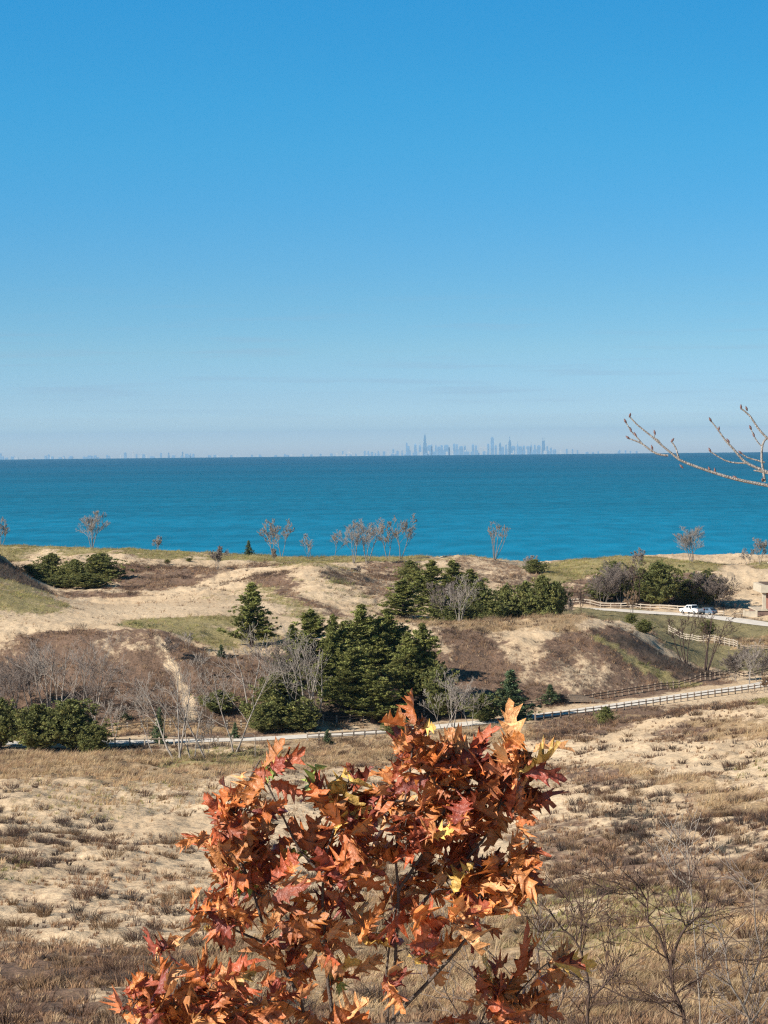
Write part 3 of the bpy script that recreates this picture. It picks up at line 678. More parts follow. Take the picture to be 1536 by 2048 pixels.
M['bark_pale'] = mat('pale_bark', (.27, .235, .20), .9, .15, var=.25, nscale=3)
M['bark_grey'] = mat('grey_bark', (.19, .165, .145), .9, .15, var=.25, nscale=3)
M['bark_dark'] = mat('dark_bark', (.070, .048, .040), .9, .15, var=.25, nscale=3)
M['twig_grey'] = mat('grey_twigs', (.19, .155, .135), .9, .1)
M['twig_pale'] = mat('pale_twigs', (.29, .25, .215), .9, .1)
M['twig_rust'] = mat('rust_twigs', (.26, .175, .11), .9, .1)
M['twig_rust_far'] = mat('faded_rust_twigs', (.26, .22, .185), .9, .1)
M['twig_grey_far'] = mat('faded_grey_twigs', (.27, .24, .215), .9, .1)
M['twig_dark'] = mat('dark_twigs', (.095, .062, .050), .9, .1)

def bare_tree(seed, H, stems, lean=.12, spreadv=.30, lvl=3, rmin=.016, up=.10, bark='bark_grey', twig='twig_grey', nsub=(4, 6), r0=.012, fork=.10, ratio=.55, start=.3):
    """unit = metres; returns (trunk segs mesh, crown segs mesh) as mesh datablocks"""
    R = np.random.default_rng(seed); trunk = []; crown = []
    for s_ in range(stems):
        az = 2 * math.pi * s_ / stems + R.uniform(-.5, .5); tilt = (spreadv if stems > 1 else lean) * R.uniform(.5, 1.2)
        d = np.array([math.cos(az) * math.sin(tilt) + lean * .5, math.sin(az) * math.sin(tilt), math.cos(tilt)])
        hh = H * R.uniform(.82, 1.0) if s_ else H
        sg = []; grow_branch(R, sg, (math.cos(az) * fork, math.sin(az) * fork, -.4), d, hh * .98, H * r0 * R.uniform(.6, 1.0), 0, lvl, rmin, up, nsub, .07, start, ratio)
        trunk += sg[:5]; crown += sg[5:]
    tv, tf = tubes(trunk, 6); cv, cf = tubes(crown, 3)
    return (tv, tf, bark), (cv, cf, twig)
def put_tree(name, parts, loc, label, cat, group=None, rz=0, sc=1.0):
    e = empty(name, loc, rz, label, cat, group, (sc, sc, sc))
    for pn, (v, f, mt_) in zip(('trunk', 'crown'), parts): mesh_obj(pn, v, f, M[mt_], e)
    return e

def conifer(seed, H, W, kind='pine'):
    """trunk mesh + needle crown mesh; H metres tall, W metres wide"""
    R = np.random.default_rng(seed); segs = [(0, 0, -.4, 0, 0, H * .5, H * .020, H * .012), (0, 0, H * .5, 0, 0, H * .97, H * .012, .02)]
    lob = R.uniform(0, 6.28, 2); cen = []; dr = []; sz = []; shade = []
    lo = {'pine': .10, 'juniper': .02, 'spruce': .03}[kind]
    nb = int({'pine': 100, 'juniper': 130, 'spruce': 120}[kind] * (.6 + H / 20))
    for b in range(nb):
        t = lo + (1 - lo) * ((b + R.random()) / nb) ** (.92 if kind == 'pine' else .85)
        if kind == 'pine':   prof = (1 - t) ** .95 * (1.12 if t > .22 else .62 + t * 1.7) * R.uniform(.5, 1.15) + .05
        elif kind == 'spruce': prof = (1 - t) ** .9 * R.uniform(.75, 1.08) + .03
        else: prof = (.78 + .22 * math.sin(3.0 * t)) * (1 - t ** 1.7) ** .85 * R.uniform(.62, 1.08) + .04
        az = R.uniform(0, 2 * math.pi); ln = W / 2 * prof * (1 + (.30 if kind == 'juniper' else .22) * math.sin(az * 2 + lob[0] + t * 5) + .22 * math.sin(az * 3 + lob[1] - t * 9))
        tilt = {'pine': .28 + .75 * t, 'juniper': .65 + .5 * t, 'spruce': .05 + .5 * t}[kind] + R.uniform(-.15, .2)
        d = np.array([math.cos(az) * math.cos(tilt), math.sin(az) * math.cos(tilt), math.sin(tilt)])
        ln /= max(.45, math.cos(tilt)); p0 = np.array([0, 0, t * H * .97 - (math.sin(tilt) * ln * .55 if t > .15 else 0)]); p0[2] = max(p0[2], .05)
        p1 = p0 + d * ln; p1[2] = min(p1[2], H * (1.0 if t > .9 else .985))
        segs.append((*p0, *p1, H * .0035 + .008, .006))
        m_ = max(2, int(ln / .20)); tint_ = R.uniform(.65, 1.35)
        for j in range(m_):
            f = .22 + .80 * (j + R.random()) / m_
            sd_ = R.normal(0, .17 * ln * (.35 + .5 * f) if kind != 'pine' else .12 * ln, 3); sd_[2] *= .45
            cen.append(p0 + (p1 - p0) * f + sd_); dr.append(d); sz.append((.25 if kind == 'pine' else .20) * R.uniform(.75, 1.3)); shade.append(tint_ * R.uniform(.8, 1.2))
    cen = np.array(cen); dr = np.array(dr); sz = np.array(sz) * (.75 + H * .03); shade = np.array(shade)
    B = 20; n = len(cen) * B
    c = np.repeat(cen, B, 0) + R.normal(0, .08, (n, 3)); d = np.repeat(dr, B, 0) * .7 + R.normal(0, .75, (n, 3)) + [0, 0, .35]
    d /= np.linalg.norm(d, axis=1)[:, None]; s = np.repeat(sz, B) * R.uniform(.6, 1.3, n)
    sd_ = np.cross(d, R.normal(0, 1, (n, 3))); sd_ /= np.linalg.norm(sd_, axis=1)[:, None]
    wd = (.042 if kind == 'pine' else .050) + H * .0022
    V = np.stack([c - sd_ * wd, c + sd_ * wd, c + d * s[:, None]], 1).reshape(-1, 3)
    V[:, 2] = np.maximum(V[:, 2], .02)
    hue = np.repeat(shade, B * 3); base = {'pine': (.195, .205, .062), 'juniper': (.155, .165, .055), 'spruce': (.100, .145, .075)}[kind]
    mixb = np.repeat(np.clip(np.repeat(R.normal(0, .5, len(cen)), B), 0, 1), 3)[:, None]
    C_ = np.array(base)[None] * hue[:, None] * (1 - mixb * .5) + np.array([.25, .20, .055])[None] * mixb * .5 * hue[:, None]
    tv, tf = tubes(segs, 5)
    return tv, tf, V, np.arange(n)[:, None] * 3 + [[0, 1, 2]], C_
M['needles'] = mat('needles', (.05, .07, .03), .7, .2, attr=True, trans=.22)

def place_conifers(kind, name, cat, group, items, dim, nvar, seed0):
    """items: (px, top py, distance, width px, label)"""
    protos = []
    for i, (px, top, Y, wpx, lab) in enumerate(items):
        x = float(P(px, top, float(Y))[0]); ztop = float(P(px, top, float(Y))[2]); z0 = gz(x, Y); h = max(1.0, ztop - z0); wd = wpx * (1.36 if kind == 'pine' else 1.14) / F * Y
        if i < nvar:
            e = empty(name, (x, Y, z0 - .05), rng.uniform(0, 6.28), lab, cat, group)
            tv, tf, fv, ff, fc = conifer(seed0 + i, dim[0], dim[1], kind)
            mesh_obj('trunk', tv, tf, M['bark_dark'], e); mesh_obj('crown', fv, ff, M['needles'], e, colors=fc)
            protos.append(e)
        else:
            e = copy_tree(protos[int(rng.integers(0, nvar))]); e.location = (x, Y, z0 - .05); e.rotation_euler = (0, 0, rng.uniform(0, 6.28)); tag(e, lab, cat, group)
        e.scale = (wd / dim[1], wd / dim[1], h / dim[0])

place_conifers('pine', 'pine_tree', 'pine tree', 'pines among the dunes', [
 (502,1163,436,84,'lone open pine on the hilltop left of the central pine grove'),
 (722,1206,414,112,'tallest broad pine in the middle of the central grove'),
 (622,1216,420,96,'pine at the left end of the central grove, behind a bare grey tree'),
 (775,1214,416,104,'dense dark pine right of the tallest pine in the central grove'),
 (666,1226,412,62,'thin dark pine with a visible trunk left of the tallest grove pine'),
 (845,1244,410,88,'pale yellow green pine at the right end of the central grove'),
 (705,1292,402,112,'lower bright pine in front of the tallest grove pine'),
 (815,1262,408,84,'narrow pine just left of the yellow green pine in the grove'),
 (862,1118,515,92,'tall pine near the left of the upper grove, below the shoreline crest'),
 (806,1156,500,84,'broad olive pine at the left edge of the upper grove'),
 (905,1118,545,70,'pine top with a knobbly tip right behind the upper grove'),
 (940,1136,522,74,'pine behind the pale bare tree in the upper grove'),
 (745,1330,400,96,'low green pine in shade at the foot of the central grove'),
 (650,1300,408,80,'bushy pine in the shade between the bare grey tree and the grove'),
 (585,1246,414,70,'slim pale green pine at the far left of the central grove'),
 (690,1240,424,80,'pine filling the back of the central grove left of its tallest tree'),
 (752,1236,426,80,'pine filling the back of the central grove right of its tallest tree'),
 (880,1180,492,70,'short dark pine in front of the tall upper grove pine'),
], (13.0, 5.6), 8, 100)
place_conifers('juniper', 'juniper_tree', 'juniper tree', 'junipers among the dunes', [
 (560,1345,396,128,'wide olive juniper at the left foot of the central pine grove'),
 (72,1408,370,112,'dark juniper beside the road at the far left foreground'),
 (142,1398,371,118,'bright green juniper beside the road left of the bare leaning trees'),
 (1085,1150,498,78,'rounded dark juniper at the right end of the upper grove'),
 (1052,1162,502,62,'upright juniper second from the right end of the upper grove'),
 (1012,1170,503,66,'olive juniper in the middle of the right half of the upper grove'),
 (958,1164,496,74,'dark bushy juniper right of the pale bare tree'),
 (985,1200,486,66,'low bright juniper at the front of the upper grove'),
 (912,1206,484,64,'yellow green rounded juniper in front of the pale bare tree'),
 (1110,1162,500,46,'slim juniper forming the right edge of the upper grove'),
 (820,1120,600,54,'bluish juniper peeping above the left of the upper grove'),
 (60,1128,590,72,'leftmost dark juniper behind the grassy left shoulder'),
 (102,1106,596,78,'tall juniper second from left in the upper left thicket'),
 (150,1118,592,74,'middle juniper of the upper left thicket'),
 (200,1106,586,92,'biggest rounded juniper at the right of the upper left thicket'),
 (172,1146,572,84,'low juniper at the front right of the upper left thicket'),
 (128,1150,574,80,'low juniper at the front left of the upper left thicket'),
 (1318,1122,592,84,'large dark juniper behind the roadside fence left of the white pickup'),
 (1285,1136,598,60,'narrow juniper between the brown thicket and the large dark juniper'),
 (1228,1122,604,60,'olive juniper tangled with the brown thicket behind the fence'),
 (1376,1158,598,56,'small juniper straight behind the white pickup'),
 (1412,1140,602,64,'green juniper above the fence end near the pavilion'),
 (1200,1164,600,60,'low juniper at the left of the roadside fence'),
 (965,1386,398,64,'bright green juniper left of the dark bluish one by the road'),
 (600,1415,392,74,'low spreading juniper between the road and the grove'),
 (530,1405,391,70,'low juniper left of the road fence gap'),
 (0,1396,372,84,'yellowish juniper cut off by the left edge of the photo'),
 (186,1448,367,62,'low juniper spreading over the road fence at left'),
 (438,1380,402,62,'rounded green shrub juniper at the bottom of the sandy trail'),
 (793,1434,384,58,'small ball shaped juniper beside the road in front of the grove'),
 (880,1330,404,70,'dark juniper in shade at the right foot of the grove'),
 (1212,1412,384,34,'little round green shrub at the near road fence'),
 (1262,1226,500,26,'small dark shrub on the flat left of the white pickup'),
 (1288,1238,472,36,'dark rounded bush at the brown hill top left of the lawn'),
 (1415,1240,530,30,'small dark shrub behind the dark standing trunks'),
 (1070,1118,640,44,'brown olive juniper on the shoreline crest above the upper grove'),
 (335,1130,630,16,'tiny dark bush on the brown flat behind the sand bowl'),
 (378,1128,640,12,'tiny round bush right of the other tiny bush behind the sand bowl'),
], (6.0, 4.2), 8, 200)
place_conifers('spruce', 'evergreen_tree', 'evergreen tree', 'dense evergreens', [
 (1022,1338,399,86,'dark bluish dense evergreen beside the road right of the grove'),
 (497,1080,695,20,'tiny pointed evergreen standing alone on the shoreline crest'),
 (249,1422,398,30,'small dark pointed evergreen at the foot of the brown hill'),
 (318,1414,377,32,'slim bright evergreen behind the pale leaning trees'),
 (442,1288,426,20,'little pointed evergreen on the hill left of the lone pine'),
 (1388,1142,604,26,'thin pointed evergreen above the white pickup'),
 (470,1444,383,22,'tiny evergreen at the end of the left fence'),
 (655,1458,377,24,'tiny dark evergreen at the near fence in front of the grove'),
 (1100,1368,416,40,'low dark evergreen beside the weathered timber wall'),
], (7.0, 3.4), 3, 300)

# bare trees: (px of foot, top py, distance, stems, lean, style, label)
STY = {
 'grey':  dict(lvl=3, spreadv=.26, bark='bark_grey', twig='twig_grey', nsub=(5, 8), ratio=.5),
 'pale':  dict(lvl=3, spreadv=.24, bark='bark_pale', twig='twig_pale', nsub=(3, 5)),
 'rust':  dict(lvl=3, spreadv=.24, bark='bark_grey', twig='twig_rust', nsub=(7, 10), ratio=.40, start=.35),
 'dense': dict(lvl=3, spreadv=.42, bark='bark_grey', twig='twig_grey', nsub=(6, 8), r0=.010),
 'dark':  dict(lvl=3, spreadv=.20, bark='bark_dark', twig='twig_dark', nsub=(4, 6), start=.40, r0=.017, ratio=.42),
 'sparse': dict(lvl=3, spreadv=.30, bark='bark_pale', twig='twig_pale', nsub=(4, 6), ratio=.5),
 'fan':   dict(lvl=3, spreadv=.34, bark='bark_grey', twig='twig_rust', nsub=(5, 7), start=.5, ratio=.34),
}
BARE = [
 (2,1032,700,3,.05,'grey','bare grey tree on the shoreline crest cut by the left edge'),
 (183,1020,700,4,.06,'grey','fan shaped bare tree standing alone on the left shoreline crest'),
 (315,1070,702,3,0,'grey','small faint bare shrub on the crest right of the fan shaped tree'),
 (434,1090,600,4,0,'grey','bare thin shrub cluster standing in the sand slope'),
 (545,1036,690,2,.10,'rust','brown twigged tree left of the broken snag on the crest'),
 (562,1036,684,2,.25,'rust','brown twigged tree leaning right above the centre left crest'),
 (621,1066,680,2,-.45,'sparse','broken pale snag leaning left on the crest'),
 (666,1058,694,1,.12,'grey','thin single bare stem on the crest right of the snag'),
 (706,1036,668,3,.04,'grey','left one of the two grey twin trees above the centre dunes'),
 (733,1034,668,3,.08,'grey','right one of the two grey twin trees above the centre dunes'),
 (775,1030,690,2,0,'rust','left brown crowned tree of the tallest pair on the crest'),
 (800,1026,690,2,.22,'rust','right leaning brown crowned tree of the tallest pair on the crest'),
 (988,1042,688,6,.10,'fan','wide fan of five dark stems on the crest right of centre'),
 (1062,1110,660,5,0,'dense','brown dense bare bush at the gap in the shoreline crest'),
 (1278,1094,640,3,0,'rust','small tan bare tree rising from the green crest'),
 (1383,1050,672,4,.02,'dense','rounded grey bare tree on the crest above the pickup'),
 (1496,1094,668,2,0,'grey','thin bare tree left of the forked one near the pavilion'),
 (1520,1074,668,3,.05,'grey','forked bare tree on the crest beside the pavilion'),
 (604,1126,596,4,0,'grey','bare grey shrub growing on the centre dune ridge'),
 (712,1130,596,5,0,'grey','thin grey saplings below the twin trees'),
 (548,1096,660,5,0,'rust','low brown bush below the brown twigged trees'),
 (918,1146,478,5,.05,'pale','pale many stemmed bare tree inside the upper grove'),
 (890,1160,484,3,0,'grey','grey bare tree left of the pale tree in the upper grove'),
 (1240,1116,596,5,0,'dense','brown grey thicket tree behind the fence, widest one'),
 (1205,1136,592,5,0,'dense','grey thicket tree at the left end of the roadside fence'),
 (1276,1120,590,2,0,'dark','tall dark trunk at the left end of the parking road'),
 (1264,1180,560,4,0,'rust','olive brown leafy shrub at the base of the tall dark trunk'),
 (1160,1180,545,3,0,'dark','slim dark bare tree left of the lawn'),
 (1142,1190,540,2,0,'grey','thin grey bare tree behind the right hill top'),
 (1352,1150,600,5,0,'dense','grey thicket tree straight behind the white pickup'),
 (1400,1140,598,6,.05,'dense','wide spreading grey thicket right behind the pickup'),
 (1432,1150,596,5,.10,'dense','grey brown thicket at the right end of the fence'),
 (1372,1212,458,3,-.10,'dark','left dark trunk group standing on the olive flat'),
 (1364,1236,456,1,-.30,'dark','dark trunk leaning left out of the left trunk group'),
 (1410,1206,452,4,.12,'dark','right dark trunk group standing on the olive flat'),
 (1498,1276,436,3,-.12,'pale','pale bare tree by the road at the right edge'),
 (1470,1300,442,5,-.2,'dense','low grey thicket left of the pale roadside tree'),
 (1516,1290,440,5,.1,'dense','low grey thicket right of the pale roadside tree'),
 (1530,1345,425,4,0,'rust','russet shrub by the road at the right edge'),
 # hill on the left
 (92,1262,398,4,-.08,'pale','many stemmed pale bare tree rising behind the bright juniper'),
 (62,1280,402,4,-.1,'grey','grey bare tree on the brown hillside at left'),
 (30,1310,402,4,-.1,'grey','bushy grey bare tree at the left edge of the brown hillside'),
 (120,1268,396,3,.16,'pale','pale bare tree leaning right on the brown hillside'),
 (176,1256,395,2,.06,'pale','tall twin trunked bare tree left of the sandy trail'),
 (188,1300,392,3,.12,'grey','grey bare tree right of the tall twin trunked one'),
 (10,1330,396,4,0,'dense','tangled grey shrub at the far left below the hill'),
 (228,1390,388,4,0,'pale','low pale twiggy shrub between the hill foot and the road'),
 (352,1318,349,2,-.35,'sparse','pale tree leaning far left in front of the road'),
 (358,1312,347,1,-.05,'sparse','upright pale tree of the leaning group before the road'),
 (306,1370,352,1,-.30,'sparse','thin pale tree leaning left at the left of the group'),
 (408,1330,356,1,-.22,'sparse','pale tree leaning left at the right of the group'),
 (384,1380,352,2,-.10,'sparse','forked pale sapling in the leaning group'),
 (412,1440,358,2,.15,'sparse','small forked sapling right of the leaning group'),
 (466,1262,362,2,.16,'sparse','tall curving pale tree right of the leaning group'),
 (340,1270,420,2,.05,'grey','thin bare tree beside the top of the sandy trail'),
 (375,1262,426,2,0,'pale','pale sapling at the top of the brown hill right of the trail'),
 (398,1300,416,3,.1,'pale','pale sapling on the brown hill right of the sandy trail'),
 (420,1350,408,2,-.2,'sparse','leaning pale stem on the hillside below the lone pine'),
 (498,1240,404,2,.05,'pale','slender pale tree in front of the lone pine'),
 (600,1250,394,4,-.05,'pale','large pale bare tree before the left of the central grove'),
 (630,1262,396,3,.12,'pale','right leaning pale bare tree before the central grove'),
 (575,1268,398,3,-.1,'grey','grey bare tree at the left of the large pale one'),
 (905,1330,392,3,-.1,'sparse','crooked pale tree by the road right of the grove'),
 (886,1350,390,2,.1,'sparse','small crooked pale tree left of the other by the grove'),
 (940,1370,390,2,0,'sparse','thin pale sapling between the crooked tree and the junipers'),
]
_cache = {}
for i, (px, top, Y, stems, lean, sty, lab) in enumerate(BARE):
    x = float(P(px, top, float(Y))[0]); ztop = float(P(px, top, float(Y))[2]); z0 = gz(x, Y); h = max(1.2, ztop - z0)
    k = dict(STY[sty]); dm = Y / 2650.0; rm_ = .15; k['r0'] = k.get('r0', .012) * (1.5 if Y > 630 else 1.0)                       # rendered pixel in metres, keeps twigs from vanishing
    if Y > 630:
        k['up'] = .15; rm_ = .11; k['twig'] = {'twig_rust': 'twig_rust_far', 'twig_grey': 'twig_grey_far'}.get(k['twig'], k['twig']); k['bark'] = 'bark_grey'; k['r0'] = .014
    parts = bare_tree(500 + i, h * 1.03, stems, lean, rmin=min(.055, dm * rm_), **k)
    # bring the drawn height to the wanted one
    ht = max(parts[0][0][:, 2].max(), parts[1][0][:, 2].max()); s_ = h / ht
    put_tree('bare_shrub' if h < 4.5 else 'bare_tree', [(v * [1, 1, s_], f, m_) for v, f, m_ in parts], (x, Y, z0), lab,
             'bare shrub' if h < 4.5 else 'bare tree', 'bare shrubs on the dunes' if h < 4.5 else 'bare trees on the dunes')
# ------------------------------------------------------------------ far city across the lake
M['tower'] = mat('hazy_glass_tower', (.22, .37, .52), .6, .3, var=.15, nscale=.01)  # blue of the far haze is partly put into the tower colours
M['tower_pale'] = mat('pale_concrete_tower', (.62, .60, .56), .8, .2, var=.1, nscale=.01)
M['tower_dark'] = mat('haze_tinted_dark_tower', (.14, .26, .38), .6, .3, var=.1, nscale=.01)
D_CITY = 50000.0
def horizon_y(px): return 918.2 - .0098 * px
def tower(px, top, wpx, lab, style='tower', shape='box', dist=D_CITY, group='towers of the far skyline', name='city_tower'):
    x = float(P(px, top, dist)[0]); zt = float(P(px, top, dist)[2]); zb = -(dist ** 2 + x * x) / (2 * RE) - 2; H = zt - zb; W = wpx / F * dist; Dp = W * .8
    e = empty(name, (x, dist, zb), 0, lab, 'tower' if name == 'city_tower' else 'building', group)
    b = MB()
    if shape == 'box':
        b.box((0, 0, H * .47), (W, Dp, H * .94)); b.build('wall', M[style], e)
        MB().box((0, 0, H * .97), (W * .6, Dp * .6, H * .06)).build('roof', M[style], e)
    elif shape == 'stepped':                     # bundled tubes stepping back, two masts
        hs_ = ((1.0, .42), (.8, .60), (.62, .80), (.45, .92)); z = 0
        for ws, t in hs_: b.box((0, 0, (z + H * t) / 2), (W * ws, Dp * ws, H * t - z)); z = H * t
        b.build('wall', M[style], e)
        for s in (-1, 1): MB().cyl((s * W * .12, 0, H * .96), W * .035, H * .08).build('antenna', M[style], e)
    elif shape == 'taper':                       # sloping sides, two masts
        b.box((0, 0, H * .41), (W, Dp, H * .82), taper=.66); b.build('wall', M[style], e)
        for s in (-1, 1): MB().cyl((s * W * .16, 0, H * .91), W * .045, H * .18).build('antenna', M[style], e)
    elif shape == 'spire':
        b.box((0, 0, H * .36), (W, Dp, H * .72)); b.box((0, 0, H * .76), (W * .6, Dp * .6, H * .08)); b.build('wall', M[style], e)
        MB().cyl((0, 0, H * .90), W * .13, H * .20, r2=W * .03).build('spire', M[style], e)
    elif shape == 'setback':
        b.box((0, 0, H * .30), (W, Dp, H * .60)); b.box((-W * .1, 0, H * .78), (W * .6, Dp * .7, H * .36)); b.build('wall', M[style], e)
        MB().box((-W * .1, 0, H * .98), (W * .3, Dp * .3, H * .04)).build('roof', M[style], e)
    elif shape == 'crown':
        b.box((0, 0, H * .44), (W, Dp, H * .88)); b.build('wall', M[style], e)
        MB().box((0, 0, H * .94), (W * .9, Dp * .9, H * .12), taper=.05).build('roof', M[style], e)
    return e
TOWERS = [
 (849.6,867.0,8.5,'tallest stepped tower with twin masts in the far skyline','tower_dark','stepped'),
 (1086.8,874.8,8.0,'tapering dark tower with twin masts at the right of the skyline','tower_dark','taper'),
 (984.5,873.8,6.5,'tall pale slab tower right of the middle of the skyline','tower','box'),
 (1019.4,871.8,5.5,'slender spired tower between the pale slab and the tapering tower','tower_dark','spire'),
 (813.3,885.0,3.5,'thin tower at the left end of the main skyline','tower','box'),
 (817.5,891.5,8,'blocky tower next to the thin left end tower','tower','setback'),
 (830.5,886.5,5,'narrow tower third from the left of the main skyline','tower','crown'),
 (839.8,884.6,5,'narrow pointed tower just left of the tallest stepped tower','tower','spire'),
 (858.5,890.5,8,'squat block touching the right side of the tallest tower','tower','box'),
 (863.5,889.0,5,'small block second right of the tallest tower','tower','setback'),
 (871.6,884.0,3.6,'thin spire a little right of the tallest tower','tower','spire'),
 (877.5,893.0,6,'low block right of the thin spire','tower','box'),
 (884.0,890.0,8,'wide block in the left middle of the skyline','tower','setback'),
 (892.5,889.2,9,'widest block in the left middle of the skyline','tower','box'),
 (897.5,894.0,5,'low block right of the widest block','tower','box'),
 (908.5,887.0,5,'left of two equal towers in the middle of the skyline','tower','box'),
 (914.5,887.8,6,'right of two equal towers in the middle of the skyline','tower','setback'),
 (922.5,892.0,8,'long block right of the two equal towers','tower','box'),
 (930.5,891.0,6,'block with a stepped roof before the central gap','tower','setback'),
 (946.0,886.8,5,'tower standing right after the central gap','tower','crown'),
 (952.5,890.5,6,'block right of the tower after the gap','tower','setback'),
 (960.8,894.0,5,'white block left of the pale slab tower','tower_pale','box'),
 (969.5,893.5,5,'white narrow block between two grey towers','tower_pale','box'),
 (976.5,887.2,4,'thin tower just left of the pale slab tower','tower','box'),
 (991.5,890.2,4,'short tower leaning on the right of the pale slab tower','tower','box'),
 (1000.2,883.8,4,'thin pointed tower left of the slender spired tower','tower_dark','crown'),
 (1005.0,893.0,6,'low block at the foot of the thin pointed tower','tower','box'),
 (1012.5,888.5,5,'block left of the slender spired tower','tower','setback'),
 (1026.5,891.5,8,'low block right of the slender spired tower','tower','box'),
 (1035.0,881.6,3.4,'thin spire midway to the tapering tower','tower','spire'),
 (1040.5,892.5,8,'low wide block right of the midway spire','tower','box'),
 (1048.5,890.8,7,'stepped block in the right half of the skyline','tower','setback'),
 (1056.0,892.0,7,'plain block in the right half of the skyline','tower','box'),
 (1062.3,884.3,4,'thin pointed tower left of the tapering tower','tower','spire'),
 (1070.0,889.0,6,'stepped tower second left of the tapering tower','tower','setback'),
 (1077.5,890.5,7,'block directly left of the tapering tower','tower','box'),
 (1095.0,892.0,5,'block directly right of the tapering tower','tower','setback'),
 (1102.0,895.0,4,'short block at the right end of the dense skyline','tower','box'),
 (1110.5,898.5,3.5,'low block first beyond the right end of the skyline','tower','box'),
 (1121.5,899.0,3,'low pale block beyond the right end of the skyline','tower_pale','box'),
 (1133.5,897.5,3.4,'third low block beyond the right end of the skyline','tower','box'),
 (1145.0,898.2,3.0,'fourth low block beyond the right end of the skyline','tower','box'),
 (1155.0,900.0,3.0,'last low block beyond the right end of the skyline','tower','box'),
 (1239.0,899.6,3.0,'lone faint block on the lake horizon left of the bare branch','tower','box'),
 (1251.0,900.6,3.0,'faint block on the horizon just below the branch tip','tower','box'),
 (685.5,902.0,3,'short block left of the round shouldered pale block','tower','box'),
 (699.0,898.6,10,'round shouldered pale block standing left of the skyline','tower_pale','setback'),
 (729.5,901.5,4,'first small tower right of the round shouldered block','tower','box'),
 (737.0,902.0,5,'second small tower right of the round shouldered block','tower','setback'),
 (744.0,903.5,5,'third small tower right of the round shouldered block','tower','box'),
 (757.0,901.5,5,'squat dark block midway between pale block and skyline','tower','setback'),
 (768.0,902.5,5,'pair like small block midway to the skyline','tower','box'),
 (776.0,902.0,3,'small white block midway to the skyline','tower_pale','box'),
 (786.5,897.0,4,'thin tower last before the main skyline','tower','crown'),
 (795.0,901.5,5,'low block right of the last thin tower before the skyline','tower','box'),
 (804.5,900.5,4,'low block at the foot of the thin left end tower','tower','setback'),
 (250.5,904.5,5,'squat grey tower in the left shore group','tower','box'),
 (266.0,902.3,3.4,'tall white tower in the left shore group','tower_pale','box'),
 (273.0,908.0,3.2,'short grey block right of the white tower on the left shore','tower','box'),
 (288.0,908.5,8,'broad low block right of the white tower on the left shore','tower','setback'),
 (322.0,905.5,3.5,'small tower midway along the left shore','tower','box'),
 (337.5,905.0,4.4,'dark small tower midway along the left shore','tower_dark','setback'),
 (365.0,903.0,2.6,'thin tower leading the right group on the left shore','tower_dark','box'),
 (373.5,907.0,6,'block second in the right group on the left shore','tower','box'),
 (381.0,906.5,4,'block third in the right group on the left shore','tower','setback'),
 (387.0,907.0,3.2,'block last in the right group on the left shore','tower','box'),
 (98.0,908.8,6,'grey block above the low trees on the far left shore','tower','setback'),
 (2.0,906.5,6,'grey block cut by the left edge on the far shore','tower','setback'),
 (52.0,912.3,4,'pale block on the far left shore, left of the grey block','tower_pale','box'),
 (128.0,911.5,5,'low block right of the grey block on the far left shore','tower','setback'),
 (142.5,912.0,7,'wide low block right of the grey block on the far left shore','tower','box'),
 (185.0,911.8,6,'lone low block between the two groups of the left shore','tower','setback'),
]
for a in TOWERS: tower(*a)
R_ = np.random.default_rng(5)
xs_ = np.concatenate([R_.uniform(5, 430, 42), R_.uniform(430, 810, 34), R_.uniform(810, 1110, 40), R_.uniform(1110, 1300, 8)])
for x_ in xs_:
    dense = 1.0 if x_ < 400 else (.55 if x_ < 810 else (1.9 if x_ < 1110 else .4))
    nm = ('left of the skyline' if x_ < 810 else ('at the foot of the skyline' if x_ < 1110 else 'right of the skyline'))
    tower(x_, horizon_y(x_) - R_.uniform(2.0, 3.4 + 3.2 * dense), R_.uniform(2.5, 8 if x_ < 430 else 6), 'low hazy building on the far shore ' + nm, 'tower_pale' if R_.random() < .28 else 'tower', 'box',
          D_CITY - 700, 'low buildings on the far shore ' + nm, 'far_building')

# ------------------------------------------------------------------ fences
M['wood'] = mat('weathered_wood', (.28, .215, .16), .9, .15, var=.25, nscale=5)
M['wood_pale'] = mat('sunbleached_wood', (.38, .325, .26), .9, .15, var=.2, nscale=5)
M['wood_dark'] = mat('dark_wood', (.10, .075, .06), .9, .15, var=.25, nscale=5)
def line_xy(pts):
    a = np.array(pts, float); p = P(a[:, 0], np.full(len(a), 1300.0), a[:, 1]); return p[:, :2]
def fence(xy, spacing, label, rail_m, post_m, hgt=1.15, rails=((.88, .13), (.48, .10)), group='wooden post and rail fences'):
    pts = poly_pts(np.column_stack([xy, np.zeros(len(xy))]), .5)[:, :2]
    seg = np.hypot(*np.diff(pts, axis=0).T); s = np.concatenate([[0], np.cumsum(seg)]); n = max(2, int(s[-1] / spacing))
    q = np.linspace(0, s[-1], n + 1); X = np.interp(q, s, pts[:, 0]); Y = np.interp(q, s, pts[:, 1]); Z = ground(X, Y)
    e = empty('rail_fence', (X[0], Y[0], Z[0]), 0, label, 'fence', group); o_ = np.array([X[0], Y[0], Z[0]])
    ps = [np.array([X[i], Y[i], Z[i]]) - o_ for i in range(n + 1)]
    for i, p in enumerate(ps):
        MB().box((p[0], p[1], p[2] + hgt / 2 - .2), (.20, .20, hgt + .4 + R_.uniform(-.05, .07)), R_.uniform(-.2, .2)).build('post', post_m, e)
    for zt, th in rails:
        b = MB()
        for i in range(n): b.beam(ps[i] + [0, -.13, zt + R_.uniform(-.03, .03)], ps[i + 1] + [0, -.13, zt + R_.uniform(-.03, .03)], .07, th)
        b.build('rail', rail_m, e)
    return e
